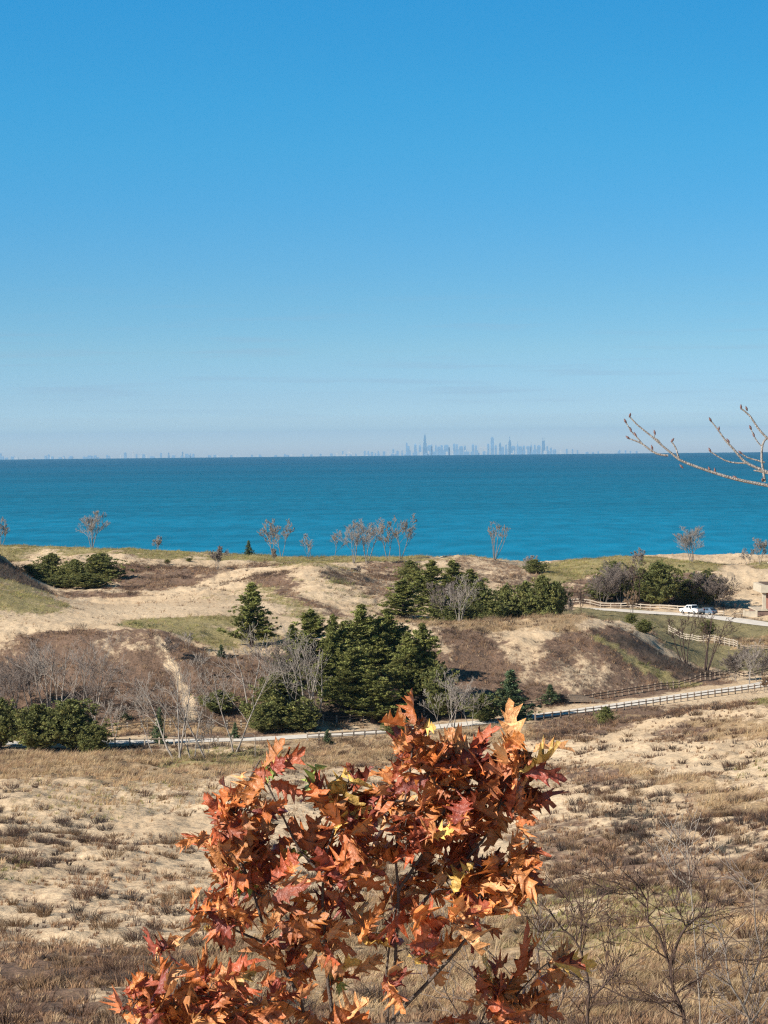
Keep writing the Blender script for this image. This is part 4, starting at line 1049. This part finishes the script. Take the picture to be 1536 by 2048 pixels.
def offset_line(line, off, px0, px1):
    l = line[:, :2]; t = np.gradient(l, axis=0); t /= np.linalg.norm(t, axis=1)[:, None]
    q = l + np.stack([-t[:, 1], t[:, 0]], 1) * off
    px = q[:, 0] / q[:, 1] * F + CX; k = (px > px0) & (px < px1); return q[k][::3]
fence(offset_line(main_road_line, -4.6, 182, 484), 1.9, 'pale rail fence along the near road edge at left', M['wood'], M['wood_pale'], rails=((.95, .12),))
fence(offset_line(main_road_line, -4.6, -120, 30), 1.9, 'short rail fence at the left edge behind the dark juniper', M['wood_pale'], M['wood_pale'])
fence(offset_line(main_road_line, -4.6, 586, 900), 1.8, 'rail fence along the near road edge in front of the pine grove', M['wood'], M['wood_pale'])
fence(offset_line(main_road_line, -4.6, 1045, 1560), 1.55, 'brown rail fence along the near side of the rising road at right', M['wood'], M['wood'])
fence(line_xy([(195,392),(330,393),(480,395),(620,398),(760,402),(870,407)]), 2.1, 'dark rail fence beyond the road at the foot of the grove', M['wood_dark'], M['wood_pale'], rails=((.9, .12), (.5, .10)))
fence(line_xy([(905,408),(980,410),(1060,413.5),(1200,421),(1350,435),(1440,447),(1560,465)]), 1.7, 'dark rail fence beyond the grass strip below the brown hill', M['wood_dark'], M['wood'], rails=((.9, .12), (.5, .10)))
fence(line_xy([(1140,592),(1240,589),(1330,584),(1390,578),(1448,571)]), 2.3, 'pale rail fence behind the parked pickup', M['wood_pale'], M['wood_pale'], hgt=1.15, rails=((1.0, .24), (.45, .16)))
fence(line_xy([(1338,512),(1400,506),(1450,500),(1475,496)]), 1.5, 'pale three rail fence crossing the olive grass flat', M['wood_pale'], M['wood_pale'], hgt=1.5, rails=((1.3, .14), (.9, .14), (.5, .14)))
fence(line_xy([(1482,495),(1510,492),(1560,488)]), 1.8, 'grey fence stub right of the three rail fence', M['wood'], M['wood'], hgt=1.3)

# ------------------------------------------------------------------ vehicles
M['white_paint'] = mat('white_car_paint', (.80, .80, .79), .25, .5)
M['blue_paint'] = mat('blue_grey_car_paint', (.10, .14, .19), .25, .5)
M['glass'] = mat('dark_glass', (.02, .025, .03), .08, .6)
M['rubber'] = mat('black_rubber', (.02, .02, .02), .8, .2)
M['chrome'] = mat('wheel_metal', (.45, .45, .46), .3, .5, metallic=.8)
M['red_lamp'] = mat('red_lamp_glass', (.45, .02, .02), .2, .5)
M['plate'] = mat('pale_plate', (.6, .6, .58), .5, .3)
def vehicle(name, label, cat, loc, rz, paint, pickup=True):
    e = empty(name, loc, rz, label, cat); Lh = 2.85 if pickup else 2.25; W = 1.0 if pickup else .9; r = .40 if pickup else .33
    zb = .42 if pickup else .28
    if pickup:   # x forward
        pr = [(-Lh, zb + .1), (-Lh, 1.22), (-.98, 1.24), (-.98, 1.30), (1.25, 1.24), (2.65, 1.08), (Lh, .92), (Lh, zb + .08), (2.5, zb), (-2.6, zb)]
        cabp = [(-.98, 1.27), (-.80, 1.88), (-.60, 1.94), (.55, 1.92), (.80, 1.84), (1.38, 1.25)]
    else:
        pr = [(-Lh, zb + .2), (-Lh, .88), (-1.9, .98), (1.0, .92), (2.0, .78), (Lh, .62), (Lh, zb + .06), (2.0, zb), (-2.1, zb)]
        cabp = [(-1.95, .96), (-1.35, 1.38), (-.9, 1.46), (.2, 1.46), (.5, 1.40), (1.15, .92)]
    body = MB().prof(pr, -W, W).build('body', M[paint], e, .05)
    cab = MB().prof(cabp, -W + .04, W - .04, [0] + [.12] * (len(cabp) - 2) + [0]).build('cab', M[paint], e, .03)
    zc0, zc1 = (1.32, 1.80) if pickup else (.98, 1.36)
    for sgn in (-1, 1):
        for x0, x1 in ((-.78, -.05), (.05, .98)) if pickup else ((-1.15, -.35), (-.27, .62)):
            b = MB(); y_ = sgn * (W - .035); yt = sgn * (W - .135)
            b.add([(x0, y_, zc0), (x1, y_, zc0), (x1 - (.33 if x1 > .5 else .0), yt, zc1), (x0 + (.10 if x0 < -.5 else 0), yt, zc1),
                   (x0, y_ - sgn * .03, zc0), (x1, y_ - sgn * .03, zc0), (x1 - (.33 if x1 > .5 else 0), yt - sgn * .03, zc1), (x0 + (.10 if x0 < -.5 else 0), yt - sgn * .03, zc1)],
                  [(0, 1, 2, 3), (7, 6, 5, 4), (0, 4, 5, 1), (1, 5, 6, 2), (2, 6, 7, 3), (3, 7, 4, 0)])
            b.build('window', M['glass'], cab)
        MB().box((1.15 if pickup else .85, sgn * (W + .1), 1.35 if pickup else 1.0), (.12, .22, .16)).build('mirror', M[paint], e, .02)
        MB().box((-Lh - .01, sgn * (W - .12), 1.0 if pickup else .74), (.06, .16, .36 if pickup else .16)).build('tail_lamp', M['red_lamp'], e, .01)
        MB().box((Lh - .05, sgn * (W - .22), .84 if pickup else .56), (.12, .3, .16)).build('headlight', M['plate'], e, .02)
        for x_ in ((-1.75, 1.85) if pickup else (-1.4, 1.4)):
            wh = MB().cyl((x_, sgn * (W - .10), r), r, .26, 'y', 24).build('wheel', M['rubber'], e, .03)
            MB().cyl((x_, sgn * (W + .035), r), r * .58, .03, 'y', 16).build('rim', M['chrome'], wh)
    # rear glass, windscreen
    a, b_ = cabp[0], cabp[1]
    for (a, b_), nm, dx in (((cabp[0], cabp[1]), 'rear_window', -.012), ((cabp[-1], cabp[-2]), 'windscreen', .012)):
        p = [(a[0] + (b_[0] - a[0]) * t + dx, a[1] + (b_[1] - a[1]) * t + .012) for t in (.15, .9)]
        vs = [(p[0][0], -W + .16, p[0][1]), (p[0][0], W - .16, p[0][1]), (p[1][0], W - .24, p[1][1]), (p[1][0], -W + .24, p[1][1])]
        vs += [(v[0] - dx * 3, v[1], v[2] - .03) for v in vs]
        MB().add(vs, [(0, 1, 2, 3), (7, 6, 5, 4), (0, 4, 5, 1), (1, 5, 6, 2), (2, 6, 7, 3), (3, 7, 4, 0)]).build(nm, M['glass'], cab)
    if pickup:
        MB().box((-1.92, 0, 1.243), (1.70, 1.66, .03)).build('bed_cover', M['rubber'], e)
        MB().box((-Lh - .08, 0, .60), (.16, 1.9, .2)).build('bumper', M['chrome'], e, .03)
    else:
        MB().box((-Lh - .03, 0, .42), (.12, 1.7, .22)).build('bumper', M[paint], e, .03)
    MB().box((-Lh - .035, 0, .88 if pickup else .70), (.02, .5, .14)).build('number_plate', M['plate'], e)
    return e
def on_ground(px, Y, dz=0.0):
    x = float(P(px, 1300, float(Y))[0]); return (x, float(Y), gz(x, Y) + dz)
vehicle('pickup_truck', 'white pickup truck parked on the pale road before the fence', 'pickup truck', on_ground(1384, 569.5, .13), math.radians(126), 'white_paint')
vehicle('parked_car', 'blue grey car parked just right of the white pickup', 'car', on_ground(1414, 568.5, .10), math.radians(135), 'blue_paint', False)

# ------------------------------------------------------------------ pavilion at the right edge
M['stone'] = mat('pale_limestone', (.46, .40, .31), .85, .2, var=.12, nscale=1.5, bump=.2)
M['redbrick'] = mat('red_brown_wall', (.24, .115, .085), .85, .2, var=.15, nscale=3)
M['brickbase'] = mat('brown_brick_base', (.17, .115, .095), .9, .2, var=.2, nscale=4)
M['pinkwall'] = mat('pink_stucco', (.46, .31, .235), .85, .2, var=.08, nscale=1)
def pavilion():
    x0, Y, z = on_ground(1513, 575); z = float(P(1513, 1234, 575.0)[2])
    e = empty('pavilion', (x0, Y, z), 0, 'limestone and red brick pavilion cut off by the right edge', 'pavilion')
    MB().box((13.2, 5, -.4), (26.4, 12, 3.6)).build('base', M['brickbase'], e, .03)
    MB().box((13.2, 5, 1.49), (26.8, 12.4, .22)).build('coping', M['stone'], e, .03)
    MB().box((14.6, 5.6, 3.45), (23.6, 9, 3.7)).build('wall', M['redbrick'], e)
    for i in range(5):
        c = MB().box((1.7 + i * 5.6, -.2, 3.42), (.75, .75, 3.64)).build('column', M['stone'], e, .04)
        MB().box((1.7 + i * 5.6, -.2, 1.72), (1.0, 1.0, .25)).build('column_base', M['stone'], c, .02)
    MB().box((13.6, 5, 6.1), (25.4, 12.2, 1.7)).build('beam', M['stone'], e, .05)
    MB().box((14.0, 5, 7.05), (24.0, 11.0, .2)).build('roof', M['wood_dark'], e)
    MB().box((16.2, 6, 9.2), (24.0, 8, 4.1)).build('upper_wall', M['pinkwall'], e)
    MB().box((16.2, 6, 11.35), (24.6, 8.6, .25)).build('cornice', M['stone'], e, .03)
    for i in range(3):
        f = MB().box((6.0 + i * 5.6, 1.06, 3.4), (2.0, .1, 2.2)).build('window', M['glass'], e)
        MB().box((6.0 + i * 5.6, 1.02, 3.4), (.08, .12, 2.2)).build('mullion', M['stone'], f)
pavilion()
def low_wall():
    p = on_ground(1501, 572); e = empty('low_wall', p, math.radians(-8), 'low beige concrete wall left of the pavilion steps', 'low wall')
    MB().box((0, 0, .5), (2.6, .5, 1.3)).build('wall', M['stone'], e, .02); MB().box((0, 0, 1.2), (2.75, .65, .12)).build('coping', M['stone'], e, .02)
    for s in (-1, 1): MB().box((s * 1.35, 0, .6), (.42, .62, 1.7)).build('pier', M['stone'], e, .02)
low_wall()
def picnic():
    p = on_ground(1476, 569); e = empty('picnic_table', p, math.radians(-6), 'dark picnic table with a pale top by the roadside', 'picnic table')
    b = MB(); [b.box((0, -.32 + i * .16, .76), (2.2, .14, .05)) for i in range(5)]; b.build('table_top', M['wood_pale'], e)
    for s in (-1, 1):
        MB().box((0, s * .75, .45), (2.2, .28, .05)).build('bench', M['wood_dark'], e)
        g = MB(); g.beam((s * .8, -.75, 0), (s * .8, -.2, .74), .09, .09); g.beam((s * .8, .75, 0), (s * .8, .2, .74), .09, .09); g.beam((s * .8, -.8, .41), (s * .8, .8, .41), .09, .09)
        g.build('leg', M['wood_dark'], e)
picnic()
def utility():
    M['green_box'] = mat('green_painted_steel', (.18, .30, .25), .5, .4)
    p = on_ground(1402, 396); e = empty('utility_box', p, math.radians(6), 'pale green utility box below the near road fence', 'utility box')
    MB().box((0, 0, .45), (1.5, 1.0, .9)).build('cabinet', M['green_box'], e, .03); MB().box((0, -.04, .95), (1.6, 1.15, .12), taper=.92).build('lid', M['green_box'], e, .02)
    MB().box((.1, -.53, .45), (.10, .05, .14)).build('handle', M['wood_dark'], e)
utility()
def timber():
    p = on_ground(1115, 417); e = empty('timber_wall', p, math.radians(3), 'weathered timber retaining wall at the foot of the brown hill', 'retaining wall')
    for k in range(5):
        z = .12 + k * .24; ln = 3.0
        MB().box((0, 0, z), (ln, .24, .22)).build('timber', M['wood_dark'], e, .02)
        ln = 6.0 * (1 - k * .15); MB().beam((1.7, -.2 + k * .05, z), (1.7 + ln, .7 + k * .05, z - .25), .24, .22).build('timber', M['wood'], e, .02)
timber()
def bent_post():
    segs = []; p = on_ground(508, 352); pts = [(0, 0, -.2), (.02, 0, 1.6), (0, 0, 3.0), (-.35, 0, 3.25), (-.9, 0, 3.3), (-1.5, 0, 3.1), (-1.95, 0, 2.75)]
    e = empty('bent_sapling', p, 0, 'slim pale sapling with one arching bough before the road', 'sapling')
    rs = [.055, .05, .045, .03, .025, .02, .015]
    tr = [(*pts[i], *pts[i + 1], rs[i], rs[i + 1]) for i in range(2)]; v, f = tubes(tr, 6); mesh_obj('trunk', v, f, M['bark_pale'], e)
    tr = [(*pts[i], *pts[i + 1], rs[i], rs[i + 1]) for i in range(2, 6)]; v, f = tubes(tr, 5); mesh_obj('bough', v, f, M['bark_pale'], e)
bent_post()

# ------------------------------------------------------------------ oak saplings close by
def oak_leaf(R, n=4):
    """outline of a lobed leaf: (t along midrib, left, right half widths), unit length"""
    ts = [0, .10, .16, .20, .30, .335, .36, .44, .545, .575, .60, .68, .76, .79, .82, .89, 1.0]
    ws = [.010, .03, .20, .12, .17, .36, .22, .18, .46, .36, .20, .17, .34, .24, .12, .15, .004]
    sw = [0, .0, .06, .0, .0, .10, .03, .0, .13, .05, .0, .0, .12, .05, .0, .03, 0]        # lobes sweep forward
    return np.array(ts), np.array(ws), np.array(sw)
_lt, _lw, _ls = oak_leaf(None)
LEAFCOL = np.array([(.47,.130,.018),(.52,.18,.028),(.38,.080,.015),(.58,.23,.05),(.26,.045,.015),(.46,.14,.03),(.60,.28,.07),(.52,.17,.025),(.38,.08,.02)])
def leaves(R, pos, wind=(1.0, .12, .22), size=.2, greens=.012, yellow=.03):
    n = len(pos); T = len(_lt); V = []; C_ = []; A_ = []
    for i in range(n):
        md = np.array(wind) * R.uniform(.2, 1.3) + R.normal(0, .62, 3); md /= np.linalg.norm(md)
        nv = R.normal(0, .75, 3) + np.array([-.45, -.9, .45]); sdv = np.cross(nv, md); sdv /= np.linalg.norm(sdv) + 1e-9; nv = np.cross(md, sdv)
        s = size * R.uniform(.62, 1.22); fold = R.uniform(.15, 1.0); curl = R.normal(0, 1.15); tw = R.normal(0, 1.15); bow = R.uniform(-.8, 1.4); wav = R.uniform(0, .13); ph = R.uniform(0, 6)
        asym = R.uniform(.75, 1.1, T); asy2 = R.uniform(.75, 1.1, T)
        t = _lt; wl = _lw * .90 * asym; wr = _lw * .90 * asy2
        def pt(tt, w_, side):
            a = fold * .9; ang = tw * tt
            lat = w_ * math.cos(a); up_ = w_ * math.sin(a) + w_ * w_ * bow * 1.6
            ll = side * (lat * np.cos(ang)) + up_ * np.sin(ang) * 1.0; uu = up_ * np.cos(ang) - side * lat * np.sin(ang)
            uu = uu + curl * (tt - .1) ** 2 * .55 + wav * np.sin(tt * 11 + ph + side)
            return tt[:, None] * md + ll[:, None] * sdv + uu[:, None] * nv
        mid = pt(t, np.zeros(T), 1.0); lf = pt(t + _ls * .9, wl, 1.0); rt = pt(t + _ls * .9, wr, -1.0)
        mid[-1] = lf[-1] = rt[-1] = mid[-1]
        pet = pos[i]
        vv = np.concatenate([lf, mid, rt]) * s + pet
        V.append(vv)
        u = R.random()
        c = np.array((.30, .36, .05)) if u < greens else (np.array((.62, .38, .06)) if u < greens + yellow else LEAFCOL[R.integers(0, len(LEAFCOL))])
        c = c * np.array((1.03, 1.06, 1.6)) * R.uniform(.7, 1.3)
        cc = np.repeat(c[None], 3 * T, 0); cc[T:2 * T] = c * 1.0 + .05; C_.append(cc)
    V = np.concatenate(V); C_ = np.concatenate(C_)
    j = np.arange(T - 1); q = np.concatenate([np.stack([j, j + 1, j + 1 + T, j + T], 1), np.stack([j + T, j + 1 + T, j + 1 + 2 * T, j + 2 * T], 1)])
    Fc = (np.arange(n) * 3 * T)[:, None, None] + q[None]
    return V, Fc.reshape(-1, 4), C_
M['oak_leaf'] = mat('dry_oak_leaf', (.4, .12, .03), .38, .42, attr=True, trans=.22, var=.28, nscale=28, bump=.35, bscale=60)
M['oak_bark'] = mat('oak_bark', (.11, .085, .07), .85, .2, var=.3, nscale=30, bump=.4, bscale=80)

def px_pts(l, D, R=None, jit=.0):
    """(px, py, depth offset) -> world, near distance D"""
    return np.array([P(a, b, D + (c[0] if c else 0.0)) for a, b, *c in l])
def polyline_tubes(pts, r0, r1, rmin=.0012):
    p = poly_pts(pts, .05 if r0 < .1 else .3); n = len(p); rr = np.maximum(r0 + (r1 - r0) * np.linspace(0, 1, n), rmin)
    return [(*p[i], *p[i + 1], rr[i], rr[i + 1]) for i in range(n - 1)], p
def oak(label, D, stems, clumps, root_px, seed, size=.168, cat='oak sapling'):
    """stems: list of (points, r0, r1); clumps: (px, py, rx, ry, leaves, depth)"""
    R = np.random.default_rng(seed); rx = float(P(root_px, 1500, D)[0]); root = np.array([rx, D, gz(rx, D) - .1])
    e = empty('oak_sapling', root, 0, label, cat, 'oak saplings'); allp = []
    for k, (pl, r0, r1) in enumerate(stems):
        w = px_pts(pl, D)
        if k == 0 or pl[0][1] > 2040: w = np.vstack([root + [R.normal(0, .05), 0, 0], (root + w[0]) / 2 + [R.normal(0, .04), 0, 0], w])
        sg, p = polyline_tubes(w - root, r0, r1); v, f = tubes(sg, 8)
        mesh_obj('trunk' if k == 0 else 'branch', v, f, M['oak_bark'], e, smooth=True); allp.append(p)
    allp = np.concatenate(allp); tw = []; lp = []
    for (cx_, cy_, rx_, ry_, nl, dz) in clumps:
        ng = max(1, int(nl * .60 / 6)); cx_ -= 24; cy_ += 20; rx_ *= .62; ry_ *= .72
        for g in range(ng):
            a = R.uniform(0, 6.28); q = math.sqrt(R.random()) * .92
            tip = P(cx_ + math.cos(a) * q * rx_, cy_ + math.sin(a) * q * ry_, D + dz + R.uniform(-.20, .20)) - root
            dd = np.linalg.norm(allp - tip, axis=1) + .25 * np.maximum(0, allp[:, 2] - tip[2]) * 2; b = allp[np.argmin(dd)]
            mid = (b + tip) / 2 + R.normal(0, .02, 3) + [0, 0, -.02]; k = 5
            pp = [(1 - t) ** 2 * b + 2 * t * (1 - t) * mid + t * t * tip for t in np.linspace(0, 1, k + 1)]
            for i in range(k): tw.append((*pp[i], *pp[i + 1], .0045 - .0005 * i, .0045 - .0005 * (i + 1)))
            for j in range(6):
                t = R.uniform(.72, 1.0); q0 = pp[-2] * (1 - (t - .7) / .3) + pp[-1] * ((t - .7) / .3)
                pet = R.normal(0, .028, 3); lp.append(q0 + pet); tw.append((*q0, *(q0 + pet), .0016, .0012))
    v, f = tubes(tw, 4); mesh_obj('crown', v, f, M['oak_bark'], e)
    V, Fc, C_ = leaves(R, np.array(lp), size=size)
    o = mesh_obj('foliage', V, Fc, M['oak_leaf'], e, colors=C_, smooth=True)
    return e
oak('large rust leaved oak sapling in the centre foreground', 12.0, [
 ([(668,2048),(655,1960),(650,1870),(645,1790),(655,1700),(690,1600),(700,1540)], .016, .004),
 ([(787,2048),(790,1930),(797,1800),(792,1700),(810,1600),(825,1500),(832,1450)], .014, .004),
 ([(775,2048),(772,1960),(785,1850),(800,1780)], .011, .004),
 ([(612,2048),(580,1960),(540,1890),(505,1780),(470,1680),(480,1600),(520,1520)], .013, .004),
 ([(540,1890),(470,1860),(430,1835),(400,1800)], .007, .003),
 ([(792,2030),(860,1960),(930,1880),(960,1800),(1010,1730),(1060,1700)], .010, .003),
 ([(797,1850),(870,1780),(930,1720),(980,1660),(1010,1580),(1030,1500)], .009, .003),
 ([(797,1780),(850,1700),(900,1600),(950,1520)], .008, .003),
 ([(655,1760),(600,1700),(560,1620),(530,1560)], .007, .003),
], [
 (530,1528,46,36,26,0),(500,1580,62,38,42,.05),(475,1640,52,50,48,0),(440,1690,36,42,32,0),(500,1690,60,40,40,.1),(560,1650,34,32,16,.1),
 (424,1800,44,34,34,-.05),(470,1760,60,40,38,.1),(545,1735,60,45,44,.05),(570,1850,40,40,26,0),(600,1900,50,30,26,0),
 (680,1590,42,40,30,0),(720,1570,45,30,26,.05),(660,1680,60,34,42,.1),(720,1650,50,44,44,0),(690,1740,60,34,36,0),(750,1700,45,40,34,.1),
 (640,1800,50,34,28,.05),(650,1870,60,34,26,0),(720,1840,50,30,22,.1),(700,1930,50,20,10,0),
 (835,1450,34,32,26,0),(830,1510,44,38,42,0),(870,1530,52,34,36,.1),(810,1590,44,42,42,0),(870,1600,54,42,46,.05),(820,1660,44,34,36,0),(900,1660,60,40,44,.1),(790,1810,34,34,16,-.1),
 (930,1520,50,34,32,.1),(985,1505,44,34,34,0),(1035,1500,26,40,22,0),(1055,1530,34,30,22,.05),(1030,1570,60,34,40,0),(960,1580,60,38,44,.05),(1060,1590,32,14,12,0),(940,1640,54,30,30,0),
 (860,1730,60,34,34,.1),(930,1750,50,40,36,0),(990,1730,44,36,32,0),(1060,1720,44,34,36,0),(1040,1770,44,30,26,0),(960,1800,60,28,24,0),(860,1800,40,34,20,.05),
 (940,1840,30,24,12,-.1),(830,1890,40,26,16,0),(890,1890,26,22,9,0),(800,1960,50,20,12,0),(700,2030,80,18,22,0),(560,1970,50,26,20,0),
], 700, 11)
oak('low oak sapling with clustered dry leaves at lower left', 11.6, [
 ([(520,2048),(480,2010),(430,1995),(380,1990)], .008, .003),
 ([(430,2048),(360,2010),(300,1985)], .008, .003),
], [
 (275,1980,36,46,36,0),(300,2025,46,24,24,0),(355,1990,44,34,32,.05),(400,1975,50,32,34,0),(445,1955,34,40,28,0),(470,2000,44,34,34,0),(410,2035,60,20,24,0),(530,2020,36,26,18,0),
], 440, 12)
oak('small oak sapling with a leaf tuft at lower right', 12.4, [
 ([(960,2048),(1000,2000),(1040,1930),(1060,1900)], .007, .003),
 ([(1020,2048),(1060,1960),(1110,1915)], .006, .003),
], [
 (1052,1905,20,24,10,0),(1120,1915,34,20,14,0),(1000,1935,30,24,12,0),(1000,1985,30,36,24,0),(1045,1990,34,26,20,0),(1020,2030,50,18,18,0),(910,2040,30,14,10,0),
], 1000, 13)
oak('single stemmed oak seedling holding one leaf at lower left', 12.8, [
 ([(318,2048),(316,1980),(312,1920),(322,1885)], .0035, .0015),
], [(328,1885,6,6,1,0)], 318, 14)

# ------------------------------------------------------------------ bare branches close by
def skeleton_tree(name, label, cat, D, root_px, lines, seed, bark, twig, r0, nt_, tl, group=None, rmin=.0012, lvl=1, trunk_extra=None):
    R = np.random.default_rng(seed); rx = float(P(root_px, 1500, D)[0]); root = np.array([rx, D, gz(rx, D) - .1])
    e = empty(name, root, 0, label, cat, group); tw = []
    for k, pl in enumerate(lines):
        w = px_pts(pl[0], D); ra, rb = pl[1] * (.72 if D > 15 else 1), pl[2] * (.8 if D > 15 else 1)
        if k == 0: w = np.vstack([root, root * .55 + w[0] * .45 + [R.normal(0, .05), 0, 0], w])
        sg, p = polyline_tubes(w - root, ra, rb, rmin); v, f = tubes(sg, 7)
        mesh_obj('trunk' if k == 0 else 'branch', v, f, M[bark], e, smooth=True)
        m0 = len(p) // 3 if k == 0 else 0
        for j in range(int(nt_ * len(pl[0]) / 3)):
            i = R.integers(m0, len(p) - 1); d = p[i + 1] - p[i]; d = d / np.linalg.norm(d)
            grow_branch(R, tw, p[i], rot_to(d, R.uniform(.4, 1.0), R.uniform(0, 6.28)), tl * R.uniform(.4, 1.1), max(rmin, (ra + rb) * .22), 3 - lvl, 3, rmin, .06, (2, 4), .16, .2, .5)
    if tw: v, f = tubes(tw, 3); mesh_obj('crown', v, f, M[twig], e)
    return e
M['bark_silver'] = mat('silver_bark', (.29, .26, .235), .8, .25, var=.3, nscale=60, bump=.5, bscale=140)
D = 12.0
br = skeleton_tree('bare_tree', 'close bare branch with buds reaching in over the lake at right', 'bare tree', D, 1760, [
 ([(1750,1500),(1740,1150),(1700,1030),(1640,992),(1540,972),(1470,958),(1400,936),(1360,920),(1345,908),(1325,892),(1300,870),(1275,850),(1259,833)], .030, .0030),
 ([(1336,911),(1315,908),(1298,898),(1285,888),(1272,882),(1258,877)], .0052, .0030),
 ([(1285,888),(1275,876),(1262,862),(1252,845)], .0034, .0026),
 ([(1359,921),(1354,905),(1351,895),(1343,883)], .0042, .0030),
 ([(1700,1030),(1640,980),(1580,958),(1540,946),(1510,934),(1488,922),(1466,897),(1450,880),(1437,861),(1422,842)], .010, .0028),
 ([(1495,926),(1475,926),(1450,921),(1421,903)], .0042, .0028),
 ([(1530,964),(1526,940),(1523,915),(1525,890),(1532,878),(1545,872)], .0062, .0040),
 ([(1545,885),(1530,872),(1515,855),(1500,832),(1482,817)], .0058, .0036),
 ([(1524,893),(1516,885),(1508,872),(1502,858)], .0030, .0022),
 ([(1560,950),(1540,948),(1515,942),(1507,941)], .005, .003),
 ([(1530,925),(1512,920),(1495,915),(1483,907)], .0040, .0028),
 ([(1325,892),(1316,880),(1308,875),(1310,868)], .0030, .0022),
], 21, 'bark_silver', 'twig_grey', .03, 0, .1, 'close bare branches', .0018)
bud = []; R = np.random.default_rng(3)
for (a, b) in [(1259,833),(1252,845),(1258,877),(1343,883),(1422,842),(1421,903),(1482,817),(1437,861),(1310,868),(1305,898),(1420,941),(1430,944),(1473,956),(1458,884),(1502,858),(1508,872),(1262,862),(1272,872),(1494,820),(1365,935),(1483,907),(1525,962)]:
    p = P(a, b, D) - np.array(br.location); d = R.normal(0, .3, 3) + [-.3, 0, 1]; d /= np.linalg.norm(d)
    v, f = tubes([(*(p - d * .004), *(p + d * .008), .003, .0058), (*(p + d * .008), *(p + d * .020), .0058, .0012)], 6)
    M.setdefault('bud', mat('bud_scales', (.16, .09, .085), .7, .3)) if 'bud' not in M else None
    mesh_obj('bud', v, f, M['bud'], br, smooth=True)

skeleton_tree('bare_shrub', 'dark forked bare shrub in the lower right foreground', 'bare shrub', 21.0, 1372, [
 ([(1370,2060),(1360,2010),(1350,1988),(1342,1960),(1341,1935),(1328,1900),(1318,1870),(1305,1850),(1296,1844),(1295,1820),(1293,1800),(1275,1785),(1252,1775)], .034, .006),
 ([(1341,1935),(1350,1900),(1358,1878),(1372,1855),(1395,1835),(1408,1825),(1414,1808),(1412,1785)], .020, .005),
 ([(1356,2000),(1344,2003),(1304,2004),(1270,1998),(1242,1991),(1210,1975),(1185,1968)], .014, .004),
 ([(1350,1988),(1372,1972),(1398,1957),(1412,1940),(1424,1922),(1460,1920),(1520,1920)], .013, .004),
 ([(1293,1815),(1275,1800),(1262,1785),(1240,1768),(1225,1762)], .007, .003),
 ([(1372,1855),(1360,1830),(1345,1805),(1335,1785)], .007, .003),
], 31, 'bark_dark', 'twig_dark', .03, 7, .5, 'bare shrubs in the near foreground', .0030)
skeleton_tree('bare_shrub', 'bare shrub with a curving trunk left of the dark forked one', 'bare shrub', 20.0, 1178, [
 ([(1176,2060),(1178,2000),(1177,1966),(1168,1925),(1160,1898),(1143,1872),(1125,1858),(1110,1838),(1098,1818)], .030, .006),
 ([(1177,1966),(1150,1950),(1120,1930),(1090,1900),(1065,1880)], .012, .004),
 ([(1160,1898),(1165,1870),(1172,1850),(1180,1830)], .010, .004),
 ([(1130,1862),(1145,1840),(1150,1815)], .008, .003),
 ([(1178,2000),(1205,1975),(1225,1950),(1240,1915)], .010, .004),
], 32, 'bark_dark', 'twig_dark', .03, 6, .45, 'bare shrubs in the near foreground', .0030)
skeleton_tree('bare_shrub', 'grey bare shrub at the lower right corner', 'bare shrub', 22.0, 1500, [
 ([(1500,2060),(1494,2030),(1480,2000),(1462,1972),(1453,1930),(1450,1895),(1440,1866),(1420,1845),(1405,1838)], .028, .006),
 ([(1488,2010),(1500,1975),(1515,1930),(1521,1900),(1512,1860),(1508,1800),(1506,1770),(1480,1752)], .014, .004),
 ([(1500,2048),(1520,2020),(1540,1990)], .012, .006),
 ([(1462,1972),(1440,1960),(1415,1935),(1390,1910)], .009, .003),
], 33, 'bark_grey', 'twig_grey', .03, 6, .5, 'bare shrubs in the near foreground', .0030)
skeleton_tree('bare_shrub', 'thin twiggy bare shrub between the oaks and the curving shrub', 'bare shrub', 22.0, 1060, [
 ([(1085,2060),(1060,2000),(1030,1960),(1000,1925),(975,1900),(950,1870)], .018, .004),
 ([(1060,2000),(1075,1960),(1078,1915),(1070,1880)], .011, .004),
 ([(1085,2060),(1120,2010),(1135,1960),(1140,1915)], .012, .004),
 ([(1010,2048),(985,2000),(950,1960),(920,1930),(880,1905)], .010, .003),
 ([(930,2048),(900,2000),(880,1960)], .010, .003),
], 34, 'bark_dark', 'twig_grey', .03, 7, .5, 'bare shrubs in the near foreground', .0030)
skeleton_tree('bare_shrub', 'pale thin sapling standing behind the dark forked shrub', 'bare shrub', 30.0, 1385, [
 ([(1400,2060),(1395,1950),(1388,1860),(1383,1790),(1378,1740),(1360,1700),(1335,1680),(1305,1668)], .018, .005),
 ([(1384,1795),(1375,1770),(1350,1750),(1325,1715),(1305,1672)], .010, .004),
 ([(1380,1760),(1375,1700),(1370,1660)], .008, .003),
], 35, 'bark_pale', 'twig_pale', .02, 5, .6, 'bare shrubs in the near foreground', .0035)

# ------------------------------------------------------------------ air over the lake
hz = bpy.data.materials.new('lake_haze'); hz.use_nodes = True
for n_ in list(hz.node_tree.nodes):
    if n_.type != 'OUTPUT_MATERIAL': hz.node_tree.nodes.remove(n_)
pv = hz.node_tree.nodes.new('ShaderNodeVolumePrincipled'); pv.inputs['Density'].default_value = 2.0e-5
pv.inputs['Color'].default_value = (.46, .74, 1.0, 1); pv.inputs['Anisotropy'].default_value = .2
hz.node_tree.links.new(pv.outputs[0], hz.node_tree.nodes['Material Output'].inputs['Volume'])
b = MB().box((0, 29800, 80), (140000, 64400, 680)); hb = b.build('haze', hz)
tag(hb, 'thin blue air over the lake fading the far city', kind='stuff')
